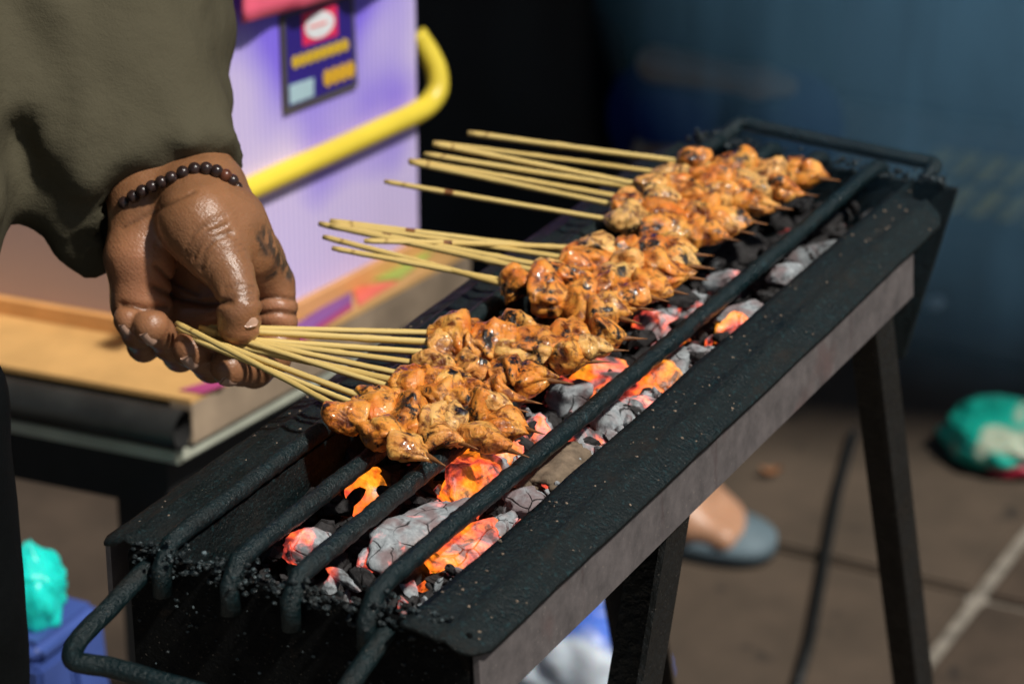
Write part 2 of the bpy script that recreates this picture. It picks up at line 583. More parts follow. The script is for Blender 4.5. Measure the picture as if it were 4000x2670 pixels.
# the road beyond the pavement, with a kerb between
bm = bmesh.new()
bm_box(bm, (-40, 2.85, -0.05), (40, 40, 0.004))
tag(link('road', bm_mesh(bm), ASPHALT), kind='structure')
bar_bm = bmesh.new()
bm_box(bar_bm, (-0.0165, -0.055, 0), (0.0165, 0.055, 0.006))
bevel(bar_bm, 0.005, 3)
bar_me = bm_mesh(bar_bm, True)
bar_me.materials.append(TACTILE)
for q in range(4):
    bm = bmesh.new()
    bm_box(bm, (0, 0, -0.012), (0.290, 0.29, 0.002))
    bevel(bm, 0.003, 1)
    tp = link('tactile_tile', bm_mesh(bm), TACTILE_BASE, ground)
    tp.location = (-0.63 + 0.3 * q, 2.375, 0.001)
    for c in range(7):
        for r in range(2):
            b = bpy.data.objects.new('raised_bar', bar_me)
            COL.objects.link(b)
            b.parent = tp
            b.location = (0.021 + 0.0415 * c, 0.075 + 0.14 * r, 0.002)

# ------------------------------------------------------------------ the grill
ZG = 0.80
GX0, GX1 = -0.036, 0.099          # trough opening
YN, YF = -0.262, 0.412            # near and far end
grill = thing('satay_grill', 'long narrow black iron charcoal grill on angle iron legs', 'grill', (0.025, 0.075, 0))
GO = Vector((0.025, 0.075, 0))
def gpart(name, me, mat, parent=None):
    me.transform(Matrix.Translation(-GO))
    return link(name, me, mat, parent or grill)
# flanges: folded sheet, inner lip, flat and rounded corner
def flange(xi, xo, y0, y1, z, skew, cr):
    """sheet from inner edge xi to outer edge xo with rounded outer corners, small crease along it, gently wavy"""
    bm = bmesh.new()
    nx, ny = 10, 60
    sgn = 1 if xo > xi else -1
    top, bot = [], []
    for i in range(nx + 1):
        u = i / nx
        x = xi + (xo - xi) * u
        d = abs(xo - xi) * (1 - u)
        inset = cr - math.sqrt(max(0, cr * cr - max(0, cr - d) ** 2)) if d < cr else 0
        rt, rb = [], []
        for j in range(ny + 1):
            v = j / ny
            y = (y0 + inset) + (y1 - y0 - 2 * inset) * v
            zz = z - 0.010 * u * u + 0.0028 * math.exp(-((u - 0.62) / 0.06) ** 2) + 0.0018 * noise.noise(Vector((x * 22, y * 9, 3))) + 0.0007 * noise.noise(Vector((x * 160, y * 160, 9)))
            rt.append(bm.verts.new((x, y, zz)))
            rb.append(bm.verts.new((x, y, zz - 0.0022)))
        top.append(rt)
        bot.append(rb)
    for g, fl in ((top, False), (bot, True)):
        for i in range(nx):
            for j in range(ny):
                bm.faces.new((g[i][j], g[i + 1][j], g[i + 1][j + 1], g[i][j + 1]))
    for j in range(ny):
        bm.faces.new((top[0][j], bot[0][j], bot[0][j + 1], top[0][j + 1]))
        bm.faces.new((top[nx][j], bot[nx][j], bot[nx][j + 1], top[nx][j + 1]))
    for i in range(nx):
        bm.faces.new((top[i][0], bot[i][0], bot[i + 1][0], top[i + 1][0]))
        bm.faces.new((top[i][ny], bot[i][ny], bot[i + 1][ny], top[i + 1][ny]))
    return bm_mesh(bm, True)
gpart('flange', flange(GX1, 0.1380, YN - 0.012, 0.372, ZG + 0.001, 0, 0.016), SOOT)
gpart('flange', flange(GX0, -0.083, YN + 0.004, YF - 0.01, ZG + 0.001, 0, 0.012), SOOT)
# skirt under the flange: grey angle strip
bm = bmesh.new()
n = 40
prof = [(0.1335, ZG - 0.010), (0.1355, ZG - 0.045), (0.1325, ZG - 0.0455), (0.1305, ZG - 0.010)]
rings = []
for j in range(n + 1):
    y = YN + 0.000 + (0.318 - YN) * j / n
    wv = 0.0008 * noise.noise(Vector((0, y * 12, 5)))
    rings.append([bm.verts.new((x + wv, y, z + wv * (0.6 if z < ZG - .02 else 0))) for x, z in prof])
for j in range(n):
    for k in range(4):
        bm.faces.new((rings[j][k], rings[j][(k + 1) % 4], rings[j + 1][(k + 1) % 4], rings[j + 1][k]))
bm.faces.new(rings[0])
bm.faces.new(list(reversed(rings[-1])))
gpart('skirt', bm_mesh(bm, False), SKIRT)
bm = bmesh.new()
bm_box(bm, (-0.080, YN + 0.01, ZG - 0.045), (-0.077, YF - 0.03, ZG - 0.0105))
gpart('skirt', bm_mesh(bm), SKIRT)
# trough: two walls, floor
bm = bmesh.new()
bm_box(bm, (GX1, YN + 0.0045, ZG - 0.085), (GX1 + 0.002, YF - 0.0045, ZG - 0.0025))
bm_box(bm, (GX0 - 0.002, YN + 0.0045, ZG - 0.085), (GX0, YF - 0.0045, ZG - 0.0025))
bm_box(bm, (GX0 - 0.002, YN + 0.0045, ZG - 0.0875), (GX1 + 0.002, YF - 0.0045, ZG - 0.0852))
gpart('trough', bm_mesh(bm), SOOT)
# end plates
def end_plate(y0, y1, x0, x1, zt, zb, taper):
    bm = bmesh.new()
    bm_hexa(bm, [(x0 + taper, y0, zb), (x1 - taper, y0, zb), (x1 - taper, y1, zb), (x0 + taper, y1, zb), (x0, y0, zt), (x1, y0, zt), (x1, y1, zt), (x0, y1, zt)])
    bevel(bm, 0.0008, 1)
    return bm_mesh(bm)
gpart('end_plate', end_plate(YN, YN + 0.004, -0.060, 0.1290, ZG - 0.0035, ZG - 0.16, 0.002), SOOT_END)
gpart('end_plate', end_plate(YF - 0.004, YF, -0.060, 0.131, ZG - 0.0035, ZG - 0.13, 0.03), SOOT)
# four grate bars, each bent down at its near end, and crusted cross ties
BARX = [-0.037, 0.002, 0.036, 0.077]
for k, bx in enumerate(BARX):
    pth = [(bx + 0.001, YN - 0.006, ZG - 0.020), (bx, YN - 0.005, ZG - 0.006), (bx, YN + 0.004, ZG + 0.0035)]
    pth += [(bx + 0.0012 * noise.noise(Vector((k * 7.1, y * 4, 0))), y, ZG + 0.005 + 0.0006 * math.sin(y * 9 + k)) for y in np.linspace(YN + 0.02, YF - 0.012, 220)]
    pth += [(bx, YF - 0.003, ZG + 0.002), (bx, YF + 0.004, ZG - 0.006)]
    me = tube_mesh(pth, 0.0049, 16, 0.13, True, k * 5)
    gpart('grate_bar', me, SOOT_BAR)
# baked-on crust along both end plates
def crust(center_list, seed):
    bm = bmesh.new()
    rr = random.Random(seed)
    for (x, y, z, r) in center_list:
        g = bmesh.ops.create_icosphere(bm, subdivisions=2, radius=r)
        sx, sy, sz = rr.uniform(.7, 1.4), rr.uniform(.6, 1.1), rr.uniform(.5, 1.0)
        off = Vector((rr.random() * 50, rr.random() * 50, 0))
        for v in g['verts']:
            k = 1 + 0.45 * noise.noise(v.co / r * 1.3 + off)
            v.co = Vector((v.co.x * sx * k + x, v.co.y * sy * k + y, v.co.z * sz * k + z))
    return bm_mesh(bm, False)
rr = random.Random(3)
cl = []
for bx in BARX:
    for i in range(75):
        cl.append((bx + rr.gauss(0, 0.0045), YN + 0.002 + rr.gauss(0, 0.0045), ZG - 0.004 + rr.gauss(0, 0.0045), rr.uniform(0.0005, 0.0021)))
for i in range(360):
    cl.append((rr.uniform(-0.055, 0.118), YN + rr.uniform(-0.003, 0.004), ZG - 0.004 + rr.gauss(0, 0.0035), rr.uniform(0.0005, 0.0018)))
for i in range(90):
    cl.append((rr.uniform(-0.055, 0.118), YN - rr.uniform(0.0, 0.002), ZG - 0.008 - abs(rr.gauss(0, 0.03)), rr.uniform(0.0003, 0.0010)))
tag(gpart('crust', crust(cl, 5), CRUST), kind='stuff')
cl = []
for i in range(170):
    cl.append((rr.uniform(-0.055, 0.125), YF - 0.002 + rr.gauss(0, 0.004), ZG - 0.001 + rr.gauss(0, 0.003), rr.uniform(0.0008, 0.0024)))
for i in range(45):
    cl.append((-0.040 + rr.gauss(0, 0.010), YF - 0.002 + rr.gauss(0, 0.004), ZG + 0.003 + rr.gauss(0, 0.0018), rr.uniform(0.0012, 0.0036)))
tag(gpart('crust', crust(cl, 6), CRUST), kind='stuff')
# loose specks of ash and fat on the flanges
cl = []
for i in range(260):
    s = rr.random()
    if s < 0.6:
        x = rr.uniform(0.101, 0.136); y = rr.uniform(YN, YF - 0.03); z = ZG + 0.001 - 0.010 * ((x - GX1) / 0.039) ** 2
    else:
        x = rr.uniform(-0.08, -0.040); y = rr.uniform(YN + 0.01, 0.1); z = ZG + 0.001 - 0.010 * ((x - GX0) / -0.047) ** 2
    cl.append((x, y, z, rr.uniform(0.0003, 0.0009)))
tag(gpart('ash_specks', crust(cl, 8), plain('ash_speck', (0.20, 0.15, 0.11), 0.9, 0.5, 300)), kind='stuff')
# U handles
def handle(sign):
    y = YN if sign < 0 else YF
    e = sign
    if sign < 0:
        a = at(548, 2235, ZG - 0.010); b = at(1535, 2440, ZG - 0.012)
        a.y = b.y = y + 0.001
        c = Vector((a.x - 0.003, y - 0.066, ZG - 0.026)); d = Vector((b.x + 0.003, y - 0.066, ZG - 0.028))
        pts = [a, a.lerp(c, .5), a.lerp(c, 0.86), c + (d - c) * 0.055 + Vector((0, -.003, 0)), c.lerp(d, .2), c.lerp(d, .5), c.lerp(d, .8), d + (c - d) * 0.055 + Vector((0, -.003, 0)), b.lerp(d, 0.86), b.lerp(d, .5), b]
    else:
        a = Vector((-0.040, y - 0.004, ZG + 0.002)); b = Vector((0.108, y - 0.004, ZG - 0.004))
        c = Vector((-0.030, y + 0.016, ZG + 0.010)); d = Vector((0.108, y + 0.014, ZG + 0.004))
        pts = [a, a.lerp(c, .5), c, c.lerp(d, .15), c.lerp(d, .5), c.lerp(d, .85), d, b.lerp(d, .5), b]
    return tube_mesh(smooth_path(pts, 8), 0.0050, 14, 0.06, True, 31 + sign)
gpart('handle', handle(-1), SOOT_BAR)
gpart('handle', handle(1), SOOT_BAR)
# legs of angle iron
def leg(x, ytop, ybot, sx, sy):
    """L section: one leaf faces across, one along the grill; sx, sy = side to which the leaves point"""
    bm = bmesh.new()
    w, th = 0.030, 0.0035
    zt, zb = ZG - 0.012, 0.0
    for leaf in (0, 1):
        ps = []
        for z, y in ((zb, ybot), (zt, ytop)):
            if leaf == 0:
                x0, x1, y0, y1 = x, x + sx * th, y, y + sy * w
            else:
                x0, x1, y0, y1 = x + sx * (th + 0.0002), x + sx * w, y, y + sy * th
            ps += [(x0, y0, z), (x1, y0, z), (x1, y1, z), (x0, y1, z)]
        bm_hexa(bm, ps)
    return bm_mesh(bm)
gpart('leg', leg(0.1285, 0.005, -0.285, -1, -1), LEG_IRON)
gpart('leg', leg(0.1285, 0.285, 0.600, -1, -1), LEG_IRON)
gpart('leg', leg(-0.074, 0.005, -0.285, 1, -1), LEG_IRON)
gpart('leg', leg(-0.074, 0.245, 0.500, 1, -1), LEG_IRON)

# ------------------------------------------------------------------ charcoal
def coal_mesh(L, W, H, seed, sub=4, rough=0.28):
    bm = bmesh.new()
    bmesh.ops.create_icosphere(bm, subdivisions=sub, radius=1.0)
    o = Vector((seed * 3.7, seed * 1.9, seed * 0.7))
    rr = random.Random(seed)
    planes = []
    for i in range(7):
        d = Vector((rr.gauss(0, 1), rr.gauss(0, 1), rr.gauss(0, 1))).normalized()
        planes.append((d, rr.uniform(0.55, 0.85)))
    for v in bm.verts:
        p = v.co.copy()
        # squarish log section
        k = 1.0 / (abs(p.x) ** 4 + abs(p.y) ** 4 + abs(p.z) ** 4) ** 0.25
        p = p * (0.45 + 0.55 * k)
        for d, h in planes:
            e = p.dot(d) - h
            if e > 0:
                p -= d * e * 0.85
        p *= 1 + rough * noise.noise(p * 1.4 + o) + 0.10 * noise.noise(p * 4.5 + o) + 0.05 * noise.noise(p * 11 + o)
        v.co = Vector((p.x * L, p.y * W, p.z * H))
    return bm_mesh(bm, True)
COAL_GROUP = 'charcoal pieces burning in the trough'
def coal(px, py, L, W, H, ang, matl, label, seed, z=0.776, tilt=0.0, roll=0.0):
    p = at(px, py, z + 0.003)
    o = link('charcoal_lump', coal_mesh(L * 0.53, W * 0.53, H * 0.52, seed), matl)
    o.location = p
    o.rotation_euler = (roll, tilt, ang)
    return tag(o, label, 'charcoal', COAL_GROUP)
Y_ = math.pi / 2
coal(1625, 2085, 0.078, 0.034, 0.026, Y_ - 0.10, COAL_ASH, 'large grey ash covered charcoal log with dark cracks between the two bars nearest the skirt', 1, 0.779, 0.03)
coal(1835, 1915, 0.040, 0.033, 0.034, Y_ + 0.25, COAL_GLOW, 'brightest pink orange glowing charcoal lump at the end of the cracked grey log', 2, 0.778, -0.2)
coal(1885, 1825, 0.026, 0.018, 0.022, 0.4, COAL_ASH, 'small pinkish grey charcoal chip standing above the brightest glowing lump', 3, 0.784, 0.5)
coal(1975, 1785, 0.042, 0.024, 0.022, Y_ - 0.3, COAL_GLOW, 'orange charcoal under the long dark tip of the second skewer', 4, 0.777)
coal(1815, 2150, 0.074, 0.028, 0.030, Y_ - 0.12, COAL_GLOW, 'long blazing orange charcoal stick beside the flange at the near end', 5, 0.777)
coal(1935, 2095, 0.058, 0.016, 0.020, Y_ - 0.10, COAL_GREY, 'dark crusted charcoal edge lying between the blazing stick and the flange', 6, 0.776)
coal(2065, 1965, 0.026, 0.020, 0.015, 0.7, COAL_GREY, 'white flaky ash chip lying against the flange', 7, 0.785)
coal(1990, 2005, 0.030, 0.020, 0.020, Y_ - 0.6, COAL_DARK, 'black charcoal chunk under the white flaky ash chip', 8, 0.775)
coal(2085, 1885, 0.026, 0.018, 0.020, Y_ - 0.4, COAL_MID, 'small pink charcoal beside the heap of brown ash', 9, 0.777)
coal(2190, 1845, 0.060, 0.024, 0.020, Y_ - 0.06, ASH_BROWN, 'heap of brown ash along the flange', 10, 0.779)
coal(2055, 1715, 0.040, 0.026, 0.026, Y_ + 0.1, COAL_MID, 'pink and bluish charcoal just under the tip of the fourth skewer', 11, 0.777)
coal(2290, 1750, 0.036, 0.022, 0.022, Y_ - 0.3, COAL_MID, 'hollow red charcoal with a dark cleft beside the bar nearest the skirt', 12, 0.777)
coal(2385, 1645, 0.034, 0.024, 0.022, Y_ - 0.1, COAL_GREY, 'pale blue grey ash lump behind the hollow red charcoal', 13, 0.780)
coal(2470, 1610, 0.040, 0.026, 0.022, Y_ - 0.2, COAL_MID, 'pinkish charcoal with pale ash rim touching the flange', 14, 0.777)
coal(2230, 1545, 0.032, 0.024, 0.022, Y_, COAL_ASH, 'dull pink grey charcoal below the tips of the sixth and seventh skewers', 15, 0.775)
coal(2330, 1510, 0.040, 0.028, 0.026, Y_ - 0.3, COAL_GLOW, 'orange pink charcoal lump inside the bar beside the near skewers', 16, 0.776)
coal(2555, 1495, 0.034, 0.026, 0.026, Y_ - 0.3, COAL_GLOW, 'bright orange charcoal outside the bar, halfway along the flange', 17, 0.778)
coal(2640, 1430, 0.030, 0.020, 0.018, Y_, COAL_GREY, 'grey charcoal crumb with white ash behind the bright orange piece', 18, 0.779)
coal(2855, 1300, 0.036, 0.024, 0.028, Y_ + 0.2, COAL_GLOW, 'farthest orange red glowing charcoal outside the bar', 19, 0.778)
coal(2925, 1240, 0.040, 0.026, 0.020, Y_ - 0.4, COAL_GREY, 'pale blue ash slab leaning on the farthest glowing charcoal', 20, 0.783)
coal(2820, 1105, 0.022, 0.018, 0.020, 0.3, COAL_MID, 'small pink charcoal beside the bar under the middle skewers', 21, 0.778)
coal(2690, 1195, 0.036, 0.020, 0.020, Y_, COAL_MID, 'dull red charcoal in the shade of the middle skewers', 22, 0.772)
coal(2570, 1290, 0.036, 0.026, 0.022, Y_ - 0.3, COAL_MID, 'small red ember under the tip of the last held skewer', 23, 0.772)
coal(3160, 1000, 0.050, 0.012, 0.012, Y_ - 0.35, COAL_FAR, 'long grey ash stick outside the bar near the far end', 24, 0.783)
coal(3070, 1080, 0.026, 0.016, 0.014, Y_ - 0.5, COAL_GREY, 'short whitish ash stick beside the long grey one', 25, 0.783)
coal(2900, 975, 0.044, 0.030, 0.020, Y_ - 0.3, COAL_DARK, 'dead grey black charcoal below the far skewers', 26, 0.772)
coal(1440, 1925, 0.030, 0.020, 0.024, Y_ - 0.2, COAL_GLOW, 'orange charcoal glowing alone between the two middle bars', 27, 0.772)
coal(1205, 2140, 0.026, 0.020, 0.018, 0.3, COAL_MID, 'small red and white charcoal at the near end between the middle bars', 28, 0.776)
# the bed of small dead bits
bm = bmesh.new()
rr = random.Random(12)
for i in range(1100):
    r = rr.uniform(0.003, 0.011)
    g = bmesh.ops.create_icosphere(bm, subdivisions=1, radius=r)
    c = Vector((rr.uniform(GX0 + 0.006, GX1 - 0.008), rr.uniform(YN + 0.018, YF - 0.02), rr.uniform(ZG - 0.050, ZG - 0.020)))
    o = Vector((rr.random() * 99, rr.random() * 99, 0))
    s = Vector((rr.uniform(.6, 1.2), rr.uniform(.7, 1.8), rr.uniform(.5, .9)))
    for v in g['verts']:
        k = 1 + 0.4 * noise.noise(v.co / r + o)
        v.co = Vector((v.co.x * s.x * k, v.co.y * s.y * k, v.co.z * s.z * k)) + c
tag(link('charcoal_bed', bm_mesh(bm, False), mat_coal('bed_of_dead_coal', 0.14, 0.0, 5, 0.35)), 'bed of small black charcoal bits and ash covering the trough floor', 'charcoal', kind='stuff')

# broken ash and cinder lying over the big pieces
def chips(name, n, seed, matl, label, xr, yr, zr, rrng):
    bm = bmesh.new()
    rr = random.Random(seed)
    for i in range(n):
        r = rr.uniform(*rrng)
        g = bmesh.ops.create_icosphere(bm, subdivisions=2, radius=r)
        c = Vector((rr.uniform(*xr), rr.uniform(*yr), rr.uniform(*zr)))
        o = Vector((rr.random() * 99, rr.random() * 99, 0))
        rot = Euler((rr.uniform(0, 6), rr.uniform(0, 6), rr.uniform(0, 6))).to_matrix()
        s_ = (rr.uniform(.5, .9), rr.uniform(.8, 1.7), rr.uniform(.35, .7))
        for v in g['verts']:
            k = 1 + 0.55 * noise.noise(v.co / r * 0.9 + o) + 0.25 * noise.noise(v.co / r * 2.4 + o)
            v.co = rot @ Vector((v.co.x * s_[0] * k, v.co.y * s_[1] * k, v.co.z * s_[2] * k)) + c
    tag(link(name, bm_mesh(bm, False), matl), label, 'charcoal', kind='stuff')
chips('ash_chips', 110, 21, COAL_GREY, 'broken grey ash flakes strewn along the flange side of the trough', (0.080, 0.096), (YN + 0.03, 0.12), (ZG - 0.022, ZG - 0.012), (0.0012, 0.0045))
chips('cinder_chips', 90, 22, COAL_MID, 'small glowing cinders strewn among the big charcoal pieces', (0.030, 0.094), (YN + 0.03, 0.16), (ZG - 0.026, ZG - 0.014), (0.0020, 0.0060))
chips('black_chips', 170, 23, COAL_DARK, 'small black charcoal bits strewn over the whole trough', (GX0 + 0.006, 0.094), (YN + 0.015, YF - 0.02), (ZG - 0.024, ZG - 0.012), (0.0025, 0.0075))

# ------------------------------------------------------------------ satay skewers
ICO = {}
def ico(sub):
    if sub not in ICO:
        bm = bmesh.new()
        bmesh.ops.create_icosphere(bm, subdivisions=sub, radius=1.0)
        ICO[sub] = (np.array([v.co[:] for v in bm.verts]), [[v.index for v in f.verts] for f in bm.faces])
        bm.free()
    return ICO[sub]
def meat_mesh(x0, x1, r, seed, tip=False, first=False):
    """one irregular chunk of chicken threaded on the stick between x0 and x1"""
    rr = random.Random(seed)
    V, Fc = ico(4)
    L = (x1 - x0) / 2 * 1.34
    o = Vector((rr.random() * 90, rr.random() * 90, rr.random() * 90))
    sy, sz = rr.uniform(0.88, 1.10), rr.uniform(0.68, 0.90)
    bend = rr.uniform(-0.35, 0.35)
    tw = rr.uniform(-0.9, 0.9)
    roll = rr.uniform(-0.6, 0.6)
    oy, oz = rr.uniform(-.25, .25) * r, rr.uniform(-.05, .20) * r
    pinch = rr.uniform(-0.32, 0.32)
    cuts = [(Vector((rr.gauss(0, .8), rr.gauss(0, 1), rr.gauss(0, 1))).normalized(), rr.uniform(0.50, 0.78)) for _ in range(5)]
    fdir = Vector((rr.uniform(.3, .8), rr.uniform(-1, 1), rr.uniform(-1, 1))).normalized()
    out = []
    for v in V:
        p = Vector(v)
        k = 1.0 / (abs(p.x) ** 4 + abs(p.y) ** 4 + abs(p.z) ** 4) ** 0.25
        q = p * (0.30 + 0.70 * k)
        for cn, ch in cuts:
            ex = q.dot(cn) - ch
            if ex > 0:
                q = q - cn * ex * 0.72
        s = Vector((q.x * L / r, q.y, q.z))
        ns = noise.noise(s * 0.62 + o)
        n2 = noise.noise(s * 1.15 + o * 1.3)
        fold = 1 - abs(math.sin(s.dot(fdir) * 1.9 + 2.2 * noise.noise(s * 0.6 - o)))       # overlapping muscle folds
        dsp = 1.06 + 0.40 * ns + 0.24 * n2 - 0.32 * fold ** 3 + 0.12 * noise.noise(s * 2.6 + o) + 0.07 * noise.noise(s * 5.5 + o) + 0.035 * noise.noise(s * 11 + o)
        taper = 1 + pinch * q.x
        if tip:
            taper *= 1 - 0.68 * max(0, q.x + 0.15) ** 1.3
        if first:
            taper *= 1 - 0.30 * max(0, -q.x) ** 1.5
        y = q.y * r * sy * dsp * taper + bend * r * (q.x ** 2 - 0.3)
        z = q.z * r * sz * dsp * taper
        a = tw * q.x + roll
        y, z = y * math.cos(a) - z * math.sin(a), y * math.sin(a) + z * math.cos(a)
        xx = (x0 + x1) / 2 + q.x * L * (0.94 + 0.20 * ns)
        out.append((min(xx, x1 + 0.006) if tip else max(xx, x0 - 0.003) if first else xx, y + oy, z + oz))
    return mesh_from(out, Fc)
def skewer(tail, start, tipp, label, group, seed, zt=0.832, zm=0.8175, r=0.0105, tdep=None, npieces=None):
    tip = at(tipp[0], tipp[1], zm)
    tl = dep(*tail, tdep) if tdep else at(tail[0], tail[1], zt)
    d = tl - tip
    L = d.length
    # where the meat begins along the stick: the point seen at the measured start
    best = min((abs(to_px(tip + d * (k / 400))[0] - start[0]), k) for k in range(401))[1] / 400 * L
    X = (-d).normalized()                       # local x: from tail to tip
    Z = (Vector((0, 0, 1)) - X * X.z).normalized()
    Yv = Z.cross(X)
    rot = Matrix((X, Yv, Z)).transposed().to_quaternion()
    t = thing('satay_skewer', label, 'satay skewer', tl, rot, group)
    rr = random.Random(seed)
    xs, xe = L - best, L - 0.011
    npz = npieces or (4 if best > 0.085 else 3)
    # stick with a blunt tail, bamboo nodes and a sharpened tip
    path, rad = [], []
    node = [rr.uniform(0.25, 0.5) * xs, rr.uniform(0.6, 0.9) * xs]
    bow = rr.uniform(-0.0018, 0.0018)
    R = rr.uniform(0.00165, 0.00195)
    for k in range(41):
        u = k / 40
        x = u * L
        e = sum(math.exp(-((x - q) / 0.0012) ** 2) for q in node)
        path.append((x, bow * math.sin(u * math.pi), 0.4 * bow * math.sin(u * math.pi * 0.9)))
        rad.append(R * (1 + 0.22 * e) * (0.8 if k == 0 else 1) * (1 if u < 0.94 else max(0.12, (1 - u) / 0.06)))
    me = tube_mesh(path, rad, 10, 0.10, True, seed)
    me.materials.append(BAMBOO)
    me.materials.append(BAMBOO_BURNT)
    for p in me.polygons:
        if p.center.x > xs + 0.6 * (xe - xs) or any(abs(p.center.x - q) < 0.0008 for q in node[:1]):
            p.material_index = 1
    link('stick', me, None, t)
    w = [rr.uniform(0.8, 1.25) for _ in range(npz)]
    x = xs
    for k in range(npz):
        dx = (xe - xs) * w[k] / sum(w)
        rk = r * rr.uniform(0.92, 1.19) * (0.9 if k == 0 else 1)
        link('meat_piece', meat_mesh(x, x + dx, rk, seed * 17 + k, k == npz - 1, k == 0), MEAT, t)
        x += dx
    return t
GN = 'satay skewers held in the hand'
GM = 'satay skewers in the middle batch'
GF = 'satay skewers in the far batch'
TD = 1.556
skewer((690, 1262), (1301, 1583), (1742, 1821), 'held chicken satay skewer nearest the empty end of the grate', GN, 1, tdep=1.550)
skewer((702, 1300), (1379, 1559), (1868, 1752), 'held satay skewer second from the empty end, with a round pale last piece', GN, 2, tdep=TD, r=0.0108)
skewer((692, 1281), (1403, 1541), (2067, 1785), 'held satay skewer third from the empty end, its bare dark tip reaching the bar', GN, 3, tdep=TD, r=0.0088, zm=0.8165)
skewer((780, 1276), (1531, 1511), (2130, 1696), 'held satay skewer fourth from the empty end, glazed dark brown', GN, 4, tdep=TD, r=0.0125)
skewer((765, 1318), (1528, 1490), (2064, 1610), 'held satay skewer fifth from the empty end, heavily charred on top', GN, 5, tdep=TD, zm=0.823, r=0.0105)
skewer((775, 1290), (1575, 1458), (2118, 1577), 'held satay skewer sixth from the empty end', GN, 6, tdep=TD, zm=0.8205, r=0.0100)
skewer((790, 1310), (1629, 1425), (2243, 1499), 'held satay skewer seventh from the empty end, its tip over a dull pink coal', GN, 7, tdep=TD)
skewer((800, 1314), (1665, 1368), (2383, 1413), 'held satay skewer eighth from the empty end, with a black charred patch', GN, 8, tdep=TD, r=0.0110)
skewer((830, 1284), (1683, 1326), (2457, 1368), 'held satay skewer ninth from the empty end, with a long bare tip', GN, 9, tdep=TD, zm=0.822, r=0.0105)
skewer((815, 1277), (1772, 1285), (2529, 1323), 'last of the held satay skewers, pale and wet with glaze, beside the middle batch', GN, 10, tdep=TD, r=0.0112)
skewer((1263, 925), (1950, 1131), (2508, 1268), 'satay skewer nearest the hand in the middle batch, with a big pale first piece', GM, 11, r=0.0125)
skewer((1298, 969), (2072, 1111), (2560, 1215), 'second satay skewer of the middle batch, its stick end lowest', GM, 12, zm=0.8165, r=0.0100)
skewer((1247, 873), (2077, 1090), (2614, 1178), 'third satay skewer of the middle batch, its stick end sticking out farthest', GM, 13, zm=0.822)
skewer((1289, 882), (2093, 1055), (2690, 1150), 'fourth satay skewer of the middle batch', GM, 14)
skewer((1295, 874), (2209, 1009), (2767, 1095), 'fifth satay skewer of the middle batch, with a round shiny last piece', GM, 15, r=0.0118)
skewer((1289, 863), (2236, 975), (2795, 1050), 'sixth satay skewer of the middle batch, its tip pointing past a round shiny piece', GM, 16, r=0.0118)
skewer((1422, 940), (2284, 945), (2790, 1000), 'last satay skewer of the middle batch, its stick crossing behind the others', GM, 17, zm=0.8185, r=0.0130)
skewer((1502, 709), (2379, 879), (2890, 940), 'nearest satay skewer of the far batch, its tail alone below the rest', GF, 18, r=0.0150)
skewer((1600, 634), (2406, 831), (2950, 915), 'second satay skewer of the far batch', GF, 19, r=0.0108)
skewer((1597, 627), (2420, 787), (2999, 878), 'third satay skewer of the far batch, with a sharpened tail', GF, 20)
skewer((1691, 562), (2486, 750), (2992, 822), 'fourth satay skewer of the far batch, its stick crossing over two others', GF, 21, zt=0.845)
skewer((1658, 602), (2556, 712), (3100, 818), 'fifth satay skewer of the far batch, its stick crossing under another', GF, 22, r=0.0118)
skewer((1692, 558), (2556, 680), (3196, 767), 'sixth satay skewer of the far batch', GF, 23, r=0.0115)
skewer((1827, 520), (2660, 622), (3282, 705), 'farthest satay skewer on the grate, its pieces spread apart', GF, 24, r=0.0122)

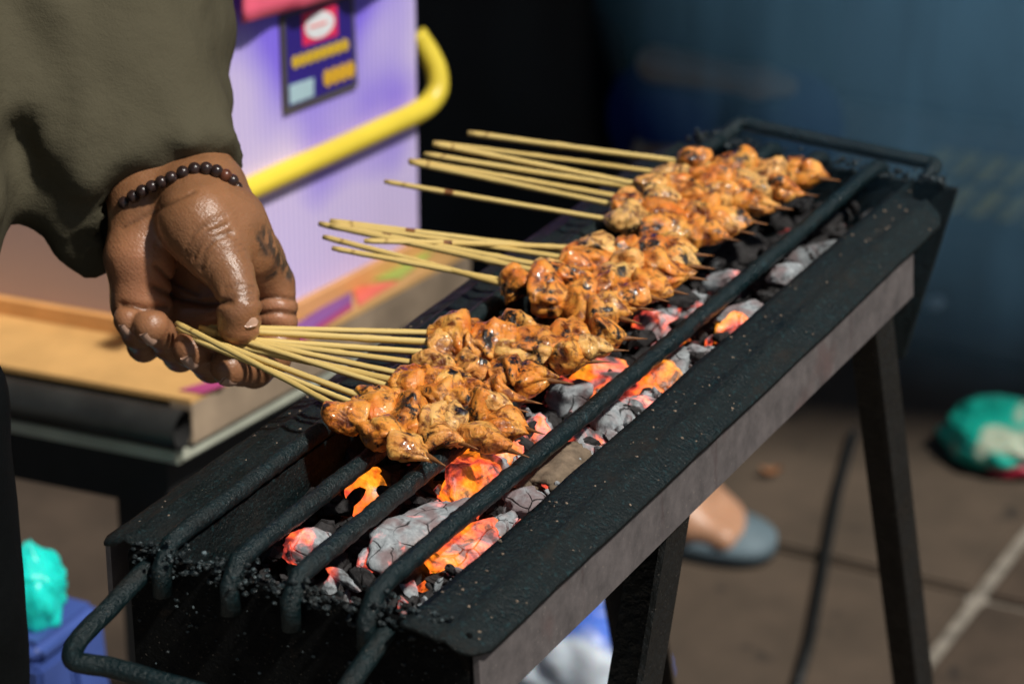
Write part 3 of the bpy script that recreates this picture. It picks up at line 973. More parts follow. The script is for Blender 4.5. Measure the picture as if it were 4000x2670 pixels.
# ------------------------------------------------------------------ the vendor: hand, sleeve, trousers
foot_w = dep(-700, 1434, 1.5)
vendor = thing('person', 'person in an olive brown jacket and black trousers holding a fan of satay skewers', 'person', (foot_w.x, foot_w.y, 0))
VO = Vector((foot_w.x, foot_w.y, 0))
def build_hand():
    h = 0.00125
    lo = np.array(cs(330, 1560, 1.57)); hi = np.array(cs(1230, 250, 1.57))
    lo[2], hi[2] = 1.505, 1.665
    P = grid(lo, hi, h)
    def chain(pts, k):
        d = None
        for (a, b) in zip(pts[:-1], pts[1:]):
            c = sd_cone(P, cs(*a[:3]), cs(*b[:3]), a[3], b[3])
            d = c if d is None else smin(d, c, k)
        return d
    # wrist and forearm
    d = smin(chain([(360, 250, 1.63, .025), (590, 775, 1.588, .0215)], .01), chain([(470, 200, 1.63, .025), (785, 715, 1.588, .0205)], .01), .020)
    # palm, heel of the hand, knuckle row
    d = smin(d, chain([(600, 790, 1.583, .0205), (548, 1000, 1.577, .0185), (552, 1180, 1.580, .0155), (590, 1245, 1.598, .0125)], .008), .016)
    d = smin(d, chain([(700, 800, 1.597, .018), (720, 1000, 1.613, .0150), (735, 1190, 1.625, .0140)], .008), .012)
    d = smin(d, chain([(800, 770, 1.592, .018), (900, 1000, 1.616, .0150), (905, 1170, 1.628, .0140)], .008), .010)
    d = smin(d, chain([(830, 760, 1.585, .0185), (985, 1010, 1.596, .0160), (1050, 1110, 1.600, .0142)], .008), .012)
    d = smin(d, chain([(1050, 1110, 1.606, .012), (905, 1175, 1.624, .0125), (740, 1215, 1.618, .0120), (590, 1250, 1.602, .0110)], .006), .008)
    # thenar mound and thumb
    th = chain([(745, 755, 1.571, .0180), (785, 870, 1.553, .0208), (845, 985, 1.546, .0172)], .012)
    d = smin(d, th, .007)
    web = chain([(800, 770, 1.571, .0185), (905, 880, 1.566, .0180), (965, 985, 1.573, .0150), (985, 1045, 1.585, .0110)], .010)
    d = smin(d, web, .012)
    tb = chain([(838, 965, 1.548, .0156), (900, 1072, 1.541, .0124), (928, 1148, 1.537, .0107), (935, 1202, 1.5365, .0113), (936, 1264, 1.5415, .0120)], .004)
    d = smin(d, tb, .005)
    # fingers: (px, py, depth, radius)
    idx = chain([(1050, 1110, 1.602, .0136), (1075, 1200, 1.600, .0120), (1088, 1325, 1.600, .0112), (1062, 1392, 1.594, .0104), (990, 1440, 1.578, .0102), (945, 1438, 1.566, .0090), (896, 1434, 1.5555, .0106)], .004)
    mid = chain([(905, 1170, 1.630, .0130), (930, 1368, 1.622, .0104), (905, 1416, 1.610, .0100), (826, 1420, 1.584, .0100), (792, 1394, 1.570, .0088), (752, 1362, 1.5575, .0110)], .004)
    rng_ = chain([(735, 1200, 1.632, .0125), (735, 1346, 1.622, .0098), (705, 1384, 1.608, .0094), (662, 1342, 1.580, .0092), (630, 1306, 1.567, .0082), (590, 1272, 1.5565, .0103)], .004)
    pnk = chain([(590, 1245, 1.612, .0110), (580, 1330, 1.606, .0092), (562, 1348, 1.598, .0088), (534, 1303, 1.577, .0076), (503, 1246, 1.562, .0086)], .004)
    for f, k in ((idx, .0022), (mid, .0018), (rng_, .0018), (pnk, .0018)):
        d = smin(d, f, k)
    # creases: shallow furrows pressed into the side that faces up
    near = np.abs(d) < 0.007
    Pn_ = P[near]
    dn_ = d[near]
    Q2 = np.stack([Pn_[:, 0] / Pn_[:, 2], Pn_[:, 1] / Pn_[:, 2]], -1)
    creases = []
    def groove(pts, width, amp, wmax):
        nonlocal dn_
        creases.append((pts, width, amp, wmax))
        q = Q2
        e = None
        for a, b in zip(pts[:-1], pts[1:]):
            A = np.array(((a[0] - CX) / F_PX, -(a[1] - CY) / F_PX), np.float32)
            B = np.array(((b[0] - CX) / F_PX, -(b[1] - CY) / F_PX), np.float32)
            ab = B - A
            t = np.clip(((q - A) @ ab) / float(ab @ ab), 0, 1)
            c = q - A - t[..., None] * ab
            c = (c * c).sum(-1)
            e = c if e is None else np.minimum(e, c)
        g = np.exp(-e * (1.57 / width) ** 2) * amp
        dn_ = dn_ + np.where(Pn_[:, 2] < wmax, g, 0)
    for yy, am in ((1160, .0016), (1218, .0020), (1272, .0014)):          # joints of the index beside the thumb
        groove([(1015, yy + 8), (1080, yy), (1165, yy + 10)], .0013, am, 1.604)
    for q in range(7):                      # folds where the thumb bends on the palm
        x, y = 770 + q * 16, 905 + q * 18
        groove([(x - 48, y + 80), (x - 22, y + 26), (x + 22, y - 18), (x + 92, y - 40)], .0009, .00080 - .00005 * q, 1.556)
    groove([(788, 1050), (800, 985), (838, 935), (900, 905)], .0014, .0009, 1.556)
    groove([(760, 1010), (778, 950), (822, 905), (890, 872)], .0012, .0006, 1.556)
    groove([(742, 960), (765, 900), (815, 862), (880, 838)], .0012, .0005, 1.556)
    for q in range(5):                      # thumb knuckle
        y = 1112 + q * 14
        groove([(876, y + 12), (925, y - 5), (990, y + 6)], .0008, .00075, 1.548)
    groove([(600, 1120), (700, 1168), (800, 1186), (900, 1180)], .0020, .0022, 1.615)      # palm lines
    groove([(610, 1040), (680, 1110), (770, 1150)], .0016, .0016, 1.612)
    groove([(480, 1190), (560, 1205), (650, 1200)], .0018, .0018, 1.60)
    groove([(480, 890), (620, 820), (760, 752)], .0012, .0010, 1.58)
    dn_ = dn_ + 0.00022 * vnoise(Pn_, 150.0, 3) + 0.00010 * vnoise(Pn_, 420.0, 5)
    d[near] = dn_
    V, Q = surface_net(d, lo, h)
    # painted skin: palm lighter and pinker, back of the hand darker, ink on the back of the hand
    px = CX + F_PX * V[:, 0] / V[:, 2]
    py = CY - F_PX * V[:, 1] / V[:, 2]
    base = np.tile(np.array([0.255, 0.118, 0.054]), (len(V), 1))
    crease_shade = np.zeros(len(V))
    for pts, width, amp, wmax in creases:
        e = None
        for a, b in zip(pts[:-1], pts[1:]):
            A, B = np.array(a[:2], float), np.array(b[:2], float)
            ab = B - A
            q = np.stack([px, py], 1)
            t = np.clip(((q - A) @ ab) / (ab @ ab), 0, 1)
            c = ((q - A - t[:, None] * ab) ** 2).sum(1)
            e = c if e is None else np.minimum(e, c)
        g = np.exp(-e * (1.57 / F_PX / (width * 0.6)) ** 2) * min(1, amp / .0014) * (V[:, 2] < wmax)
        crease_shade = np.maximum(crease_shade, g)
    pink = np.zeros(len(V))
    for q in ((938, 1290, 1.540, .014), (754, 1362, 1.560, .012), (592, 1268, 1.560, .011), (505, 1250, 1.563, .009), (903, 1432, 1.560, .012), (1075, 1230, 1.585, .014), (560, 1050, 1.565, .022)):
        e = np.sqrt(((V - np.array(cs(*q[:3]))) ** 2).sum(1)) / q[3]
        pink = np.maximum(pink, np.exp(-e * e))
    base = base * (1 - 0.6 * pink[:, None]) + np.array([0.43, 0.185, 0.100]) * 0.6 * pink[:, None]
    dark = np.zeros(len(V))
    Vp = np.stack([(px - CX) * 1.59 / F_PX, -(py - CY) * 1.59 / F_PX, np.full(len(V), 1.59)], 1)
    for a, b, r in (((1030, 905, 1.585), (1100, 1030, 1.592), .0022), ((1085, 1000, 1.59), (1130, 1075, 1.596), .0020), ((1010, 930, 1.583), (1040, 990, 1.586), .0012), ((1045, 1085, 1.584), (1075, 1065, 1.584), .0010), ((1120, 1020, 1.594), (1140, 1060, 1.598), .0016)):
        e = sd_cone(Vp[:, None, :].astype(np.float32), cs(a[0], a[1], 1.59), cs(b[0], b[1], 1.59), 0, 0)[:, 0] / (r * (1.6 + 0.9 * vnoise(V, 500.0, 9)))
        dark = np.maximum(dark, np.exp(-np.clip(e, 0, 9) ** 2))
    dark *= (vnoise(V, 330.0, 2) > -0.35) * (V[:, 2] < 1.605)
    base = base * (1 - 0.55 * crease_shade[:, None])  # shade of the furrows painted into the skin colour
    base = base * (1 + 0.16 * vnoise(V, 70.0, 12)[:, None])
    base = base * (1 - 0.85 * dark[:, None]) + np.array([0.02, 0.022, 0.022]) * 0.85 * dark[:, None]
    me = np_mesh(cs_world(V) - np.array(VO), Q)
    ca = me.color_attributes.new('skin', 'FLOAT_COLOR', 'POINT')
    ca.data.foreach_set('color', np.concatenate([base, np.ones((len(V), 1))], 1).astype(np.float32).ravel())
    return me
vbody = link('body', build_hand(), SKIN, vendor)
def nail(c, axis, normal, L, W, th=0.0011):
    """curved fingernail; c, axis and normal in right, up, forward"""
    c = Vector(cs_world(c)); B = Matrix((RIGHT, UP, FWD)).transposed()
    X = (B @ Vector(axis)).normalized()
    N = B @ Vector(normal)
    N = (N - X * N.dot(X)).normalized()
    Yv = N.cross(X)
    verts, faces = [], []
    nu, nv = 9, 9
    for top in (1, 0):
        for i in range(nu):
            for j in range(nv):
                u, v = i / (nu - 1) * 2 - 1, j / (nv - 1) * 2 - 1
                wv = math.sqrt(max(0, 1 - (abs(u) ** 3.5) * 0.75))
                y = v * wv
                verts.append(c - VO + X * (u * L / 2) + Yv * (y * W / 2) + N * (-0.28 * W * y * y - 0.06 * L * u * u + (th if top else -0.001) - 0.0003))
    o = nu * nv
    for i in range(nu - 1):
        for j in range(nv - 1):
            a, b, cc, dd = i * nv + j, (i + 1) * nv + j, (i + 1) * nv + j + 1, i * nv + j + 1
            faces += [(a, b, cc, dd), (o + dd, o + cc, o + b, o + a)]
    for i in range(nu - 1):
        for j in (0, nv - 1):
            faces.append((i * nv + j, (i + 1) * nv + j, o + (i + 1) * nv + j, o + i * nv + j))
    for j in range(nv - 1):
        for i in (0, nu - 1):
            faces.append((i * nv + j, i * nv + j + 1, o + i * nv + j + 1, o + i * nv + j))
    link('fingernail', mesh_from(verts, faces), NAIL, vbody)
def nail_at(p, axis, normal, r, L, W):
    nn = Vector(normal).normalized()
    c = np.array(cs(*p)) + np.array(nn) * (r - 0.0008)
    nail(c, axis, normal, L, W)
nail_at((936, 1240, 1.5400), (0.12, -1, 0.20), (0.55, 0.10, -0.83), .0141, .0130, .0125)
nail_at((752, 1362, 1.5575), (-0.5, 0.55, -0.6), (-0.1, -0.75, -0.62), .0117, .0100, .0095)
nail_at((590, 1272, 1.5565), (-0.5, 0.6, -0.5), (-0.1, -0.75, -0.62), .0110, .0095, .0090)
nail_at((896, 1434, 1.5555), (-0.8, 0.1, -0.5), (0.0, -0.85, -0.5), .0113, .0090, .0088)
nail_at((503, 1246, 1.562), (-0.4, 0.7, -0.4), (-0.2, -0.7, -0.65), .0093, .0075, .0070)

def build_jacket():
    h = 0.0055
    lo = np.array(cs(-1900, 1350, 1.6)); hi = np.array(cs(1250, -2100, 1.6))
    lo[2], hi[2] = 1.30, 1.92
    P = grid(lo, hi, h)
    Pn = P + 0.012 * np.stack([vnoise(P, 16.0, 1), vnoise(P, 16.0, 2), vnoise(P, 16.0, 3)], -1)
    def chain(pts, dr=0.0):
        d = None
        for a, b in zip(pts[:-1], pts[1:]):
            c = sd_cone(Pn, cs(*a[:3]), cs(*b[:3]), a[3] + dr, b[3] + dr)
            d = c if d is None else smin(d, c, .03)
        return d
    slv = [(558, 700, 1.608, .049), (462, 540, 1.618, .056), (385, 365, 1.635, .070), (190, 20, 1.66, .100), (-250, -700, 1.69, .112), (-700, -1500, 1.70, .115)]
    d = chain(slv)
    # cut the sleeve end with a slanted plane and hollow it out
    a, b = np.array(cs(622, 762, 1.60)), np.array(cs(385, 375, 1.635))
    ax = (a - b) / np.linalg.norm(a - b)
    s = (P - a) @ ax.astype(np.float32)
    hem = 0.004 * vnoise(P, 60.0, 8) + 0.012 * vnoise(P, 14.0, 11)
    left = (P @ np.array([-1, 0, 0], np.float32)) - (-cs(560, 800, 1.6)[0])
    hem = hem + np.clip(left, 0, .05) * 0.05
    inner = chain([(700, 900, 1.597, .034), (520, 640, 1.615, .030)])
    d = smax(d, s - hem, .004)
    d = smax(d, -inner, .003)
    torso = sd_cone(Pn, cs(-860, -1700, 1.66), cs(-720, 1120, 1.52), .13, .098)
    torso = smax(torso, -(P[..., 1] - cs(0, 1060, 1.52)[1]), .01)
    d = smin(d, torso, .04)
    d = d + 0.0065 * vnoise(P @ np.array([[.35, .95, 0], [-.25, .65, 0], [0, 0, .5]], np.float32), 42.0, 4) + 0.0030 * vnoise(P @ np.array([[.9, .3, 0], [-.5, .5, 0], [0, 0, .6]], np.float32), 70.0, 14)
    V, Q = surface_net(d, lo, h)
    return np_mesh(cs_world(V) - np.array(VO), Q)
link('jacket', build_jacket(), JACKET, vendor)
def build_trousers():
    h = 0.010
    lo, hi = np.array((-0.50, -0.25, -0.02)), np.array((0.16, 0.25, 0.93))
    P = grid(lo, hi, h)
    d = None
    for (x, y) in ((0.0, 0.0), (-0.24, -0.02)):
        c = sd_cone(P, (x, y, 0.50), (x, y, 0.02), .092, .080)
        c = smin(c, sd_cone(P, (x - 0.0, y, 0.80), (x, y, 0.50), .098, .092), .04)
        d = c if d is None else smin(d, c, .05)
    d = smax(d, -P[..., 2] + 0.02, .01)
    d = d + 0.006 * vnoise(P, 22.0, 4)
    V, Q = surface_net(d, lo, h)
    return np_mesh(V, Q)
link('trousers', build_trousers(), TROUSERS, vendor)

# bead bracelet round the wrist
bc = [(235, 452), (264, 416), (314, 380), (365, 350), (418, 325), (470, 300), (526, 275), (590, 246), (655, 227), (720, 224), (778, 238), (828, 262), (866, 292), (888, 332)]
pts = []
for k, (x, y) in enumerate(bc):
    s = k / (len(bc) - 1)
    pts.append((300 + x / 1.425, 500 + y / 1.425, 1.5725 - 0.022 * math.sin(math.pi * min(1, max(0, s))) ** 0.7 - 0.012 * max(0, (s - 0.62) / 0.38)))
back = [(935, 760, 1.592), (915, 785, 1.606), (870, 800, 1.614), (815, 815, 1.617), (755, 830, 1.618), (695, 845, 1.618), (635, 855, 1.617), (575, 860, 1.614), (515, 855, 1.606), (470, 842, 1.594)]
br = thing('bead_bracelet', 'bracelet of round dark wooden beads on the wrist', 'bracelet', dep(700, 740, 1.58))
V0, F0 = ico(3)
for k, q in enumerate(pts + back):
    me = mesh_from([Vector(v) * 0.0036 * (1 + 0.02 * math.sin(k)) for v in V0], F0)
    o = link('bead', me, BEAD_RED if k == 11 else BEAD, br)
    o.location = dep(*q) - dep(700, 740, 1.58)
loop = [dep(*q) - dep(700, 740, 1.58) for q in pts + back]
link('string', tube_mesh(smooth_path(loop + [loop[0]], 3), 0.0006, 6), TROUSERS, br)

# ------------------------------------------------------------------ the cart with its lavender cabinet
TZ = 0.567
YC = Vector((math.sin(math.radians(6.4)), math.cos(math.radians(6.4)), 0))
FD = Vector((-0.9969, -0.0785, 0)).normalized()
K = at(745, 1560, TZ)
cart = thing('vendor_cart', 'low vendor cart with a lavender ribbed cabinet and a yellow tube rail', 'cart', (K.x, K.y, 0))
def cpart(name, me, mat, parent=None):
    me.transform(Matrix.Translation(-Vector((K.x, K.y, 0))))
    return link(name, me, mat, parent or cart)
def block(p, du, dv, z0, z1, bw=0.0):
    p = Vector((p.x, p.y, 0))
    q = [p, p + du, p + du + dv, p + dv]
    return bm_mesh(prism([v + Vector((0, 0, z1)) for v in q], (0, 0, z0 - z1), bw))
TABLE = plain('laminated_table_top', (0.62, 0.36, 0.13), 0.5, 0.12, 25)
WOOD = plain('worn_wooden_edge', (0.28, 0.21, 0.145), 0.75, 0.4, 16, 0.3)
BLACKPIPE = plain('black_pipe', (0.018, 0.019, 0.018), 0.5, 0.4, 30)
CREAM = plain('cream_plastic', (0.47, 0.49, 0.40), 0.5, 0.2, 20)
DARK = plain('dark_board', (0.010, 0.010, 0.010), 0.8, 0.3, 20)
def mat_panel(name, lilac, second, third, mode):
    a = M(name)
    p = a.pos()
    f = a.noise(a.pos(scale=(1, 1, 1)), 5.0, 2, 0.5)
    d = a.n('VectorMath', operation='DOT_PRODUCT')
    d.inputs[1].default_value = (YC.x, YC.y, 0) if mode == 'side' else (FD.x, FD.y, 0)
    a.l(p, d.inputs[0])
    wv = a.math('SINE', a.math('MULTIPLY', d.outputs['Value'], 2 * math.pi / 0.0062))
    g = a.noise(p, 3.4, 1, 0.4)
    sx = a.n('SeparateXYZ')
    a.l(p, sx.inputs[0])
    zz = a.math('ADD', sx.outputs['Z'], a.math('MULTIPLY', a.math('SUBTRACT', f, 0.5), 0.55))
    c = a.ramp(zz, [(0.70, third), (0.80, second), (0.90, lilac), (1.04, second), (1.10, lilac)])  # paler lilac towards the bottom, deeper violet higher up
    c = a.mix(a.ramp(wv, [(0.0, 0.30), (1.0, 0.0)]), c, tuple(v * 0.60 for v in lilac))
    a.set(color=c, rough=0.35, spec=0.4)
    a.bump(wv, 0.25, 0.0008)
    return a.mat
SIDE = mat_panel('lavender_panel', (0.17, 0.13, 0.97), (0.30, 0.20, 0.97), (0.80, 0.68, 0.97), 'side')
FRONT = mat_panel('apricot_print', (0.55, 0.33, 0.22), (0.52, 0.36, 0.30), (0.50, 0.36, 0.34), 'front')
WIDE = 0.62
B0 = at(905, 1372, TZ)
side_n = Vector((YC.y, -YC.x, 0))
far_pt = on_plane(1632, 700, B0, side_n)
CL = (far_pt - B0).dot(YC)
DEEP = CL + (B0 - K).dot(YC) + 0.03
# table slab with wooden rim, pipe along the front, cream lip and dark body under it
ttop = cpart('table_top', block(K, FD * WIDE, YC * DEEP, TZ - 0.004, TZ), TABLE)
rim = block(K + Vector((0.0006, 0, 0)), FD * 0.018, YC * DEEP, TZ - 0.036, TZ - 0.0042)
cpart('table_rim', rim, WOOD)
pa = K + Vector((0.001, -0.014, TZ * 0 - 0.019))
pme = tube_mesh([pa, pa + FD * 0.3, pa + FD * WIDE], 0.0155, 24, 0, False)
pin = tube_mesh([pa, pa + FD * 0.3, pa + FD * WIDE], 0.0135, 24, 0, False)
fp = cpart('front_pipe', pme, BLACKPIPE)
cpart('bore', pin, DARK, fp)
cpart('lip', block(K + FD * 0.004 - YC * 0.010, FD * (WIDE - 0.01), YC * DEEP, TZ - 0.052, TZ - 0.0365, 0.004), CREAM)
cpart('lower_board', block(K + FD * 0.03 + YC * 0.01, FD * (WIDE - 0.06), YC * (DEEP - 0.05), TZ - 0.10, TZ - 0.0525), DARK)
for u, v in ((0.06, 0.04), (WIDE - 0.08, 0.04), (0.06, DEEP - 0.1), (WIDE - 0.08, DEEP - 0.1)):
    cpart('leg', block(K + FD * u + YC * v, FD * 0.04, YC * 0.04, 0.0, TZ - 0.10), DARK)
# cabinet on the table
CZ1 = 1.32
cw = WIDE - 0.10
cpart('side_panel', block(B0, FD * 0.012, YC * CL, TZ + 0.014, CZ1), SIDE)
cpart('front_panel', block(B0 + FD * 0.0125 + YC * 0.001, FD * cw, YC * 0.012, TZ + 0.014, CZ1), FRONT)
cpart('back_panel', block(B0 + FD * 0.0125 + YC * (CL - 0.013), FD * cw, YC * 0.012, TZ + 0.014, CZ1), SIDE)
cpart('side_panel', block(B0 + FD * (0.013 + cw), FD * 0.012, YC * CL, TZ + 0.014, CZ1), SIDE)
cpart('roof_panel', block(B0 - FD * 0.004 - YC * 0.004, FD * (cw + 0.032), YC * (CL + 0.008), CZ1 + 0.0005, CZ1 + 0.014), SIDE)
ORANGE = plain('orange_trim', (0.70, 0.36, 0.13), 0.45, 0.15, 20)
cpart('bottom_trim', block(B0 - FD * 0.006 - YC * 0.006, FD * (cw + 0.036), YC * (CL + 0.012), TZ + 0.0005, TZ + 0.0135), ORANGE)
# coloured stickers on the table top
def decal(px_list, color, name='sticker', lift=0.0012):
    pts = [at(x, y, TZ + lift) for x, y in px_list]
    me = bm_mesh(prism(pts, (0, 0, -0.0008)))
    cpart(name, me, plain(name + '_print', color, 0.45, 0.12, 20), ttop)
decal([(1080, 1368), (1160, 1318), (1375, 1176), (1372, 1125), (1160, 1262), (1030, 1345)], (0.20, 0.075, 0.30))
decal([(1080, 1372), (1160, 1322), (1375, 1180), (1378, 1200), (1160, 1342), (1110, 1374)], (0.34, 0.035, 0.14), lift=0.0014)
decal([(1378, 1122), (1555, 1096), (1500, 1128), (1400, 1192)], (0.80, 0.16, 0.11), lift=0.0016)
decal([(1432, 1080), (1600, 985), (1690, 985), (1560, 1088), (1440, 1092)], (0.36, 0.47, 0.10), lift=0.0018)
decal([(700, 1520), (905, 1462), (880, 1500), (790, 1534)], (0.42, 0.06, 0.20), lift=0.0016)
# yellow rail
YEL = plain('yellow_paint', (0.80, 0.62, 0.055), 0.35, 0.08, 15, 0.05)
rp0 = B0 + side_n * 0.004
def rp(px, py, off=0.0):
    return on_plane(px, py, rp0 + side_n * off, side_n)
rail_pts = [rp(700, 860), rp(900, 772), rp(1100, 680), rp(1300, 590), rp(1500, 498), rp(1610, 447), rp(1672, 408), rp(1708, 350), rp(1705, 280, -0.004), rp(1680, 220, -0.010), rp(1650, 172, -0.016), rp(1625, 135, -0.020)]
cpart('rail', tube_mesh(smooth_path(rail_pts, 8), 0.0092, 18), YEL)
# the price sign on the side of the cabinet, and the pink cloth above it
so = 0.003
def sp(px, py, off):
    return on_plane(px, py, B0 + side_n * off, side_n)
def sign_plate(px_list, o0, o1):
    a = [sp(x, y, o1) for x, y in px_list]
    return bm_mesh(prism(a, -side_n * (o1 - o0)))
sg0 = sp(1260, 450, 0.003)
sign = thing('price_sign', 'dark blue price sign with a red square logo on the lavender cabinet', 'sign', sg0)
def spart(name, me, color, rough=0.4, parent=None):
    me.transform(Matrix.Translation(-sg0))
    return link(name, me, plain('sign_' + name, color, rough, 0.08, 20, 0), parent or sign)
def sq(u, v):
    """sign coordinates: u 0..1 along, v 0..1 upwards -> photograph pixel on the sign"""
    x0, y0, x1, y1 = 1113, 447, 1398, 338
    X0, Y0, X1, Y1 = 1100, 62, 1382, 0 - 22
    return (x0 + (x1 - x0) * u) * (1 - v) + (X0 + (X1 - X0) * u) * v, (y0 + (y1 - y0) * u) * (1 - v) + (Y0 + (Y1 - Y0) * u) * v
spart('board', sign_plate([sq(0, 0), sq(1, 0), sq(1, 1), sq(0, 1)], 0.0005, so), (0.105, 0.095, 0.065))
spart('blue_face', sign_plate([sq(.05, .05), sq(.965, .05), sq(.965, .975), sq(.05, .975)], so, so + .0006), (0.030, 0.016, 0.22))
redsq = spart('red_square', sign_plate([sq(.28, .62), sq(.76, .62), sq(.76, .955), sq(.28, .955)], so + .0006, so + .0012), (0.85, 0.030, 0.12))
spart('white_disc', sign_plate([sq(.52 + .20 * math.cos(a), .787 + .135 * math.sin(a)) for a in np.linspace(0, 2 * math.pi, 28, endpoint=False)], so + .0012, so + .0017), (0.82, 0.84, 0.86), 0.4, redsq)
spart('logo_bar', sign_plate([sq(.38, .775), sq(.62, .775), sq(.62, .805), sq(.38, .805)], so + .0017, so + .0021), (0.85, 0.25, 0.25), 0.4, redsq)
for k in range(8):
    c = .17 + .098 * k
    spart('letter', sign_plate([sq(c + .046 * math.cos(a), .485 + .066 * math.sin(a)) for a in np.linspace(0, 2 * math.pi, 14, endpoint=False)], so + .0006, so + .0014 + .00004 * k), (0.72, 0.47, 0.03))
for k in range(4):
    c = .60 + .105 * k
    spart('letter', sign_plate([sq(c + .056 * math.cos(a), .205 + .092 * math.sin(a)) for a in np.linspace(0, 2 * math.pi, 14, endpoint=False)], so + .0006, so + .0014 + .00004 * k), (0.74, 0.42, 0.03))
spart('pale_label', sign_plate([sq(.075, .075), sq(.40, .075), sq(.41, .26), sq(.075, .27)], so + .0006, so + .0012), (0.42, 0.60, 0.66))
PINK = plain('pink_cloth', (0.92, 0.13, 0.22), 0.7, 0.12, 12)
nx_, nz_ = 26, 10
top_v, bot_v, fcs = [], [], []
for i in range(nx_ + 1):
    for j in range(nz_ + 1):
        u, v = i / nx_, j / nz_
        px_ = 945 + (1520 - 945) * u
        py_ = (92 - 150 * u) * (1 - v) + (-420 - 120 * u) * v
        off = 0.012 + 0.005 * math.sin(u * 17) * (1 - v)
        top_v.append(sp(px_, py_, off + 0.002))
        bot_v.append(sp(px_, py_, off))
W_ = nz_ + 1
N_ = len(top_v)
for i in range(nx_):
    for j in range(nz_):
        a, b, c, d_ = i * W_ + j, (i + 1) * W_ + j, (i + 1) * W_ + j + 1, i * W_ + j + 1
        fcs += [(a, b, c, d_), (N_ + d_, N_ + c, N_ + b, N_ + a)]
for i in range(nx_):
    fcs += [(i * W_, N_ + i * W_, N_ + (i + 1) * W_, (i + 1) * W_), (i * W_ + nz_, (i + 1) * W_ + nz_, N_ + (i + 1) * W_ + nz_, N_ + i * W_ + nz_)]
for j in range(nz_):
    fcs += [(j, j + 1, N_ + j + 1, N_ + j), (nx_ * W_ + j, N_ + nx_ * W_ + j, N_ + nx_ * W_ + j + 1, nx_ * W_ + j + 1)]
tag(link('pink_banner', mesh_from(top_v + bot_v, fcs), PINK), 'bright pink cloth hanging down the side of the lavender cabinet above the sign', 'cloth')

# ------------------------------------------------------------------ things farther back
# black tarpaulin over a stall counter
tb = at(2080, 1080, 0.30)
def tarp_mesh():
    x0, x1 = -1.34, -0.80
    y0, y1 = 1.78, 2.45
    z1 = 1.15
    bm = bmesh.new()
    per = []
    nseg = 26
    for (a, b) in (((x0, y0), (x1, y0)), ((x1, y0), (x1, y1)), ((x1, y1), (x0, y1)), ((x0, y1), (x0, y0))):
        for k in range(nseg):
            per.append(Vector((a[0] + (b[0] - a[0]) * k / nseg, a[1] + (b[1] - a[1]) * k / nseg, 0)))
    c = Vector(((x0 + x1) / 2, (y0 + y1) / 2, 0))
    rows = []
    for z in np.linspace(0.02, z1, 16):
        row = []
        for q in per:
            d = (q - c).normalized()
            flare = 1 - z / z1
            w = 0.045 * flare * noise.noise(Vector((q.x * 9, q.y * 9, 0))) + 0.016 * noise.noise(Vector((q.x * 14, q.y * 14, z * 5)))
            row.append(bm.verts.new(q + d * (w + 0.03 * flare) + Vector((0, 0, z))))
        rows.append(row)
    n = len(per)
    for r in range(len(rows) - 1):
        for k in range(n):
            bm.faces.new((rows[r][k], rows[r][(k + 1) % n], rows[r + 1][(k + 1) % n], rows[r + 1][k]))
    bm.faces.new(rows[-1])
    return bm_mesh(bm, True)
TARP = plain('black_tarpaulin', (0.006, 0.0085, 0.0105), 0.6, 0.4, 8, 0.2)
tag(link('tarpaulin_counter', tarp_mesh(), TARP), 'stall counter draped in black tarpaulin behind the bamboo sticks', 'stall')

# unseen sheets on poles, added to block skylight and darken the background
CANVAS = mat_cloth('dark_blue_tarpaulin', (0.010, 0.020, 0.028), (0.014, 0.028, 0.036))
def light_blocker(label, x0, x1, y0, y1, z, poles, step=None):
    c = Vector(((x0 + x1) / 2, (y0 + y1) / 2, 0))
    t = thing('light_blocker', label, 'light_blocker', c)
    bm = bmesh.new()
    nx, ny = 16, 40
    g = [[], []]
    for side in (0, 1):
        for i in range(nx + 1):
            row = []
            for j in range(ny + 1):
                y = y0 + (y1 - y0) * j / ny
                xe = x1 if step is None else x1 + step[1] * min(1, max(0, (y - step[0]) / 0.15))
                x = x0 + (xe - x0) * i / nx
                sag = -0.05 * math.sin(math.pi * i / nx) * math.sin(math.pi * j / ny) + 0.01 * noise.noise(Vector((x * 3, y * 3, 0)))
                row.append(bm.verts.new((x - c.x, y - c.y, z + 0.06 * (i / nx - 0.5) + sag - 0.004 * side)))
            g[side].append(row)
    for side in (0, 1):
        for i in range(nx):
            for j in range(ny):
                bm.faces.new((g[side][i][j], g[side][i + 1][j], g[side][i + 1][j + 1], g[side][i][j + 1]))
    for i in range(nx):
        for j in (0, ny):
            bm.faces.new((g[0][i][j], g[0][i + 1][j], g[1][i + 1][j], g[1][i][j]))
    for j in range(ny):
        for i in (0, nx):
            bm.faces.new((g[0][i][j], g[0][i][j + 1], g[1][i][j + 1], g[1][i][j]))
    link('canvas', bm_mesh(bm, True), CANVAS, t)
    for (x, y) in poles:
        link('pole', tube_mesh([(x - c.x, y - c.y, 0), (x - c.x, y - c.y, 1), (x - c.x, y - c.y, z - 0.08)], 0.018, 10), LEG_IRON, t)
light_blocker('unseen dark blue sheet added over the satay cart to cut skylight', -3.2, 0.10, -1.9, 0.40, 2.2, [(-3.15, -1.85), (-3.15, 0.36)])
light_blocker('unseen dark blue sheet added to shade the background beyond the grill', -4.2, 1.02, 0.80, 6.5, 2.25, [(1.40, 6.4), (-4.1, 0.8), (-4.1, 6.4)], (1.30, 0.9))

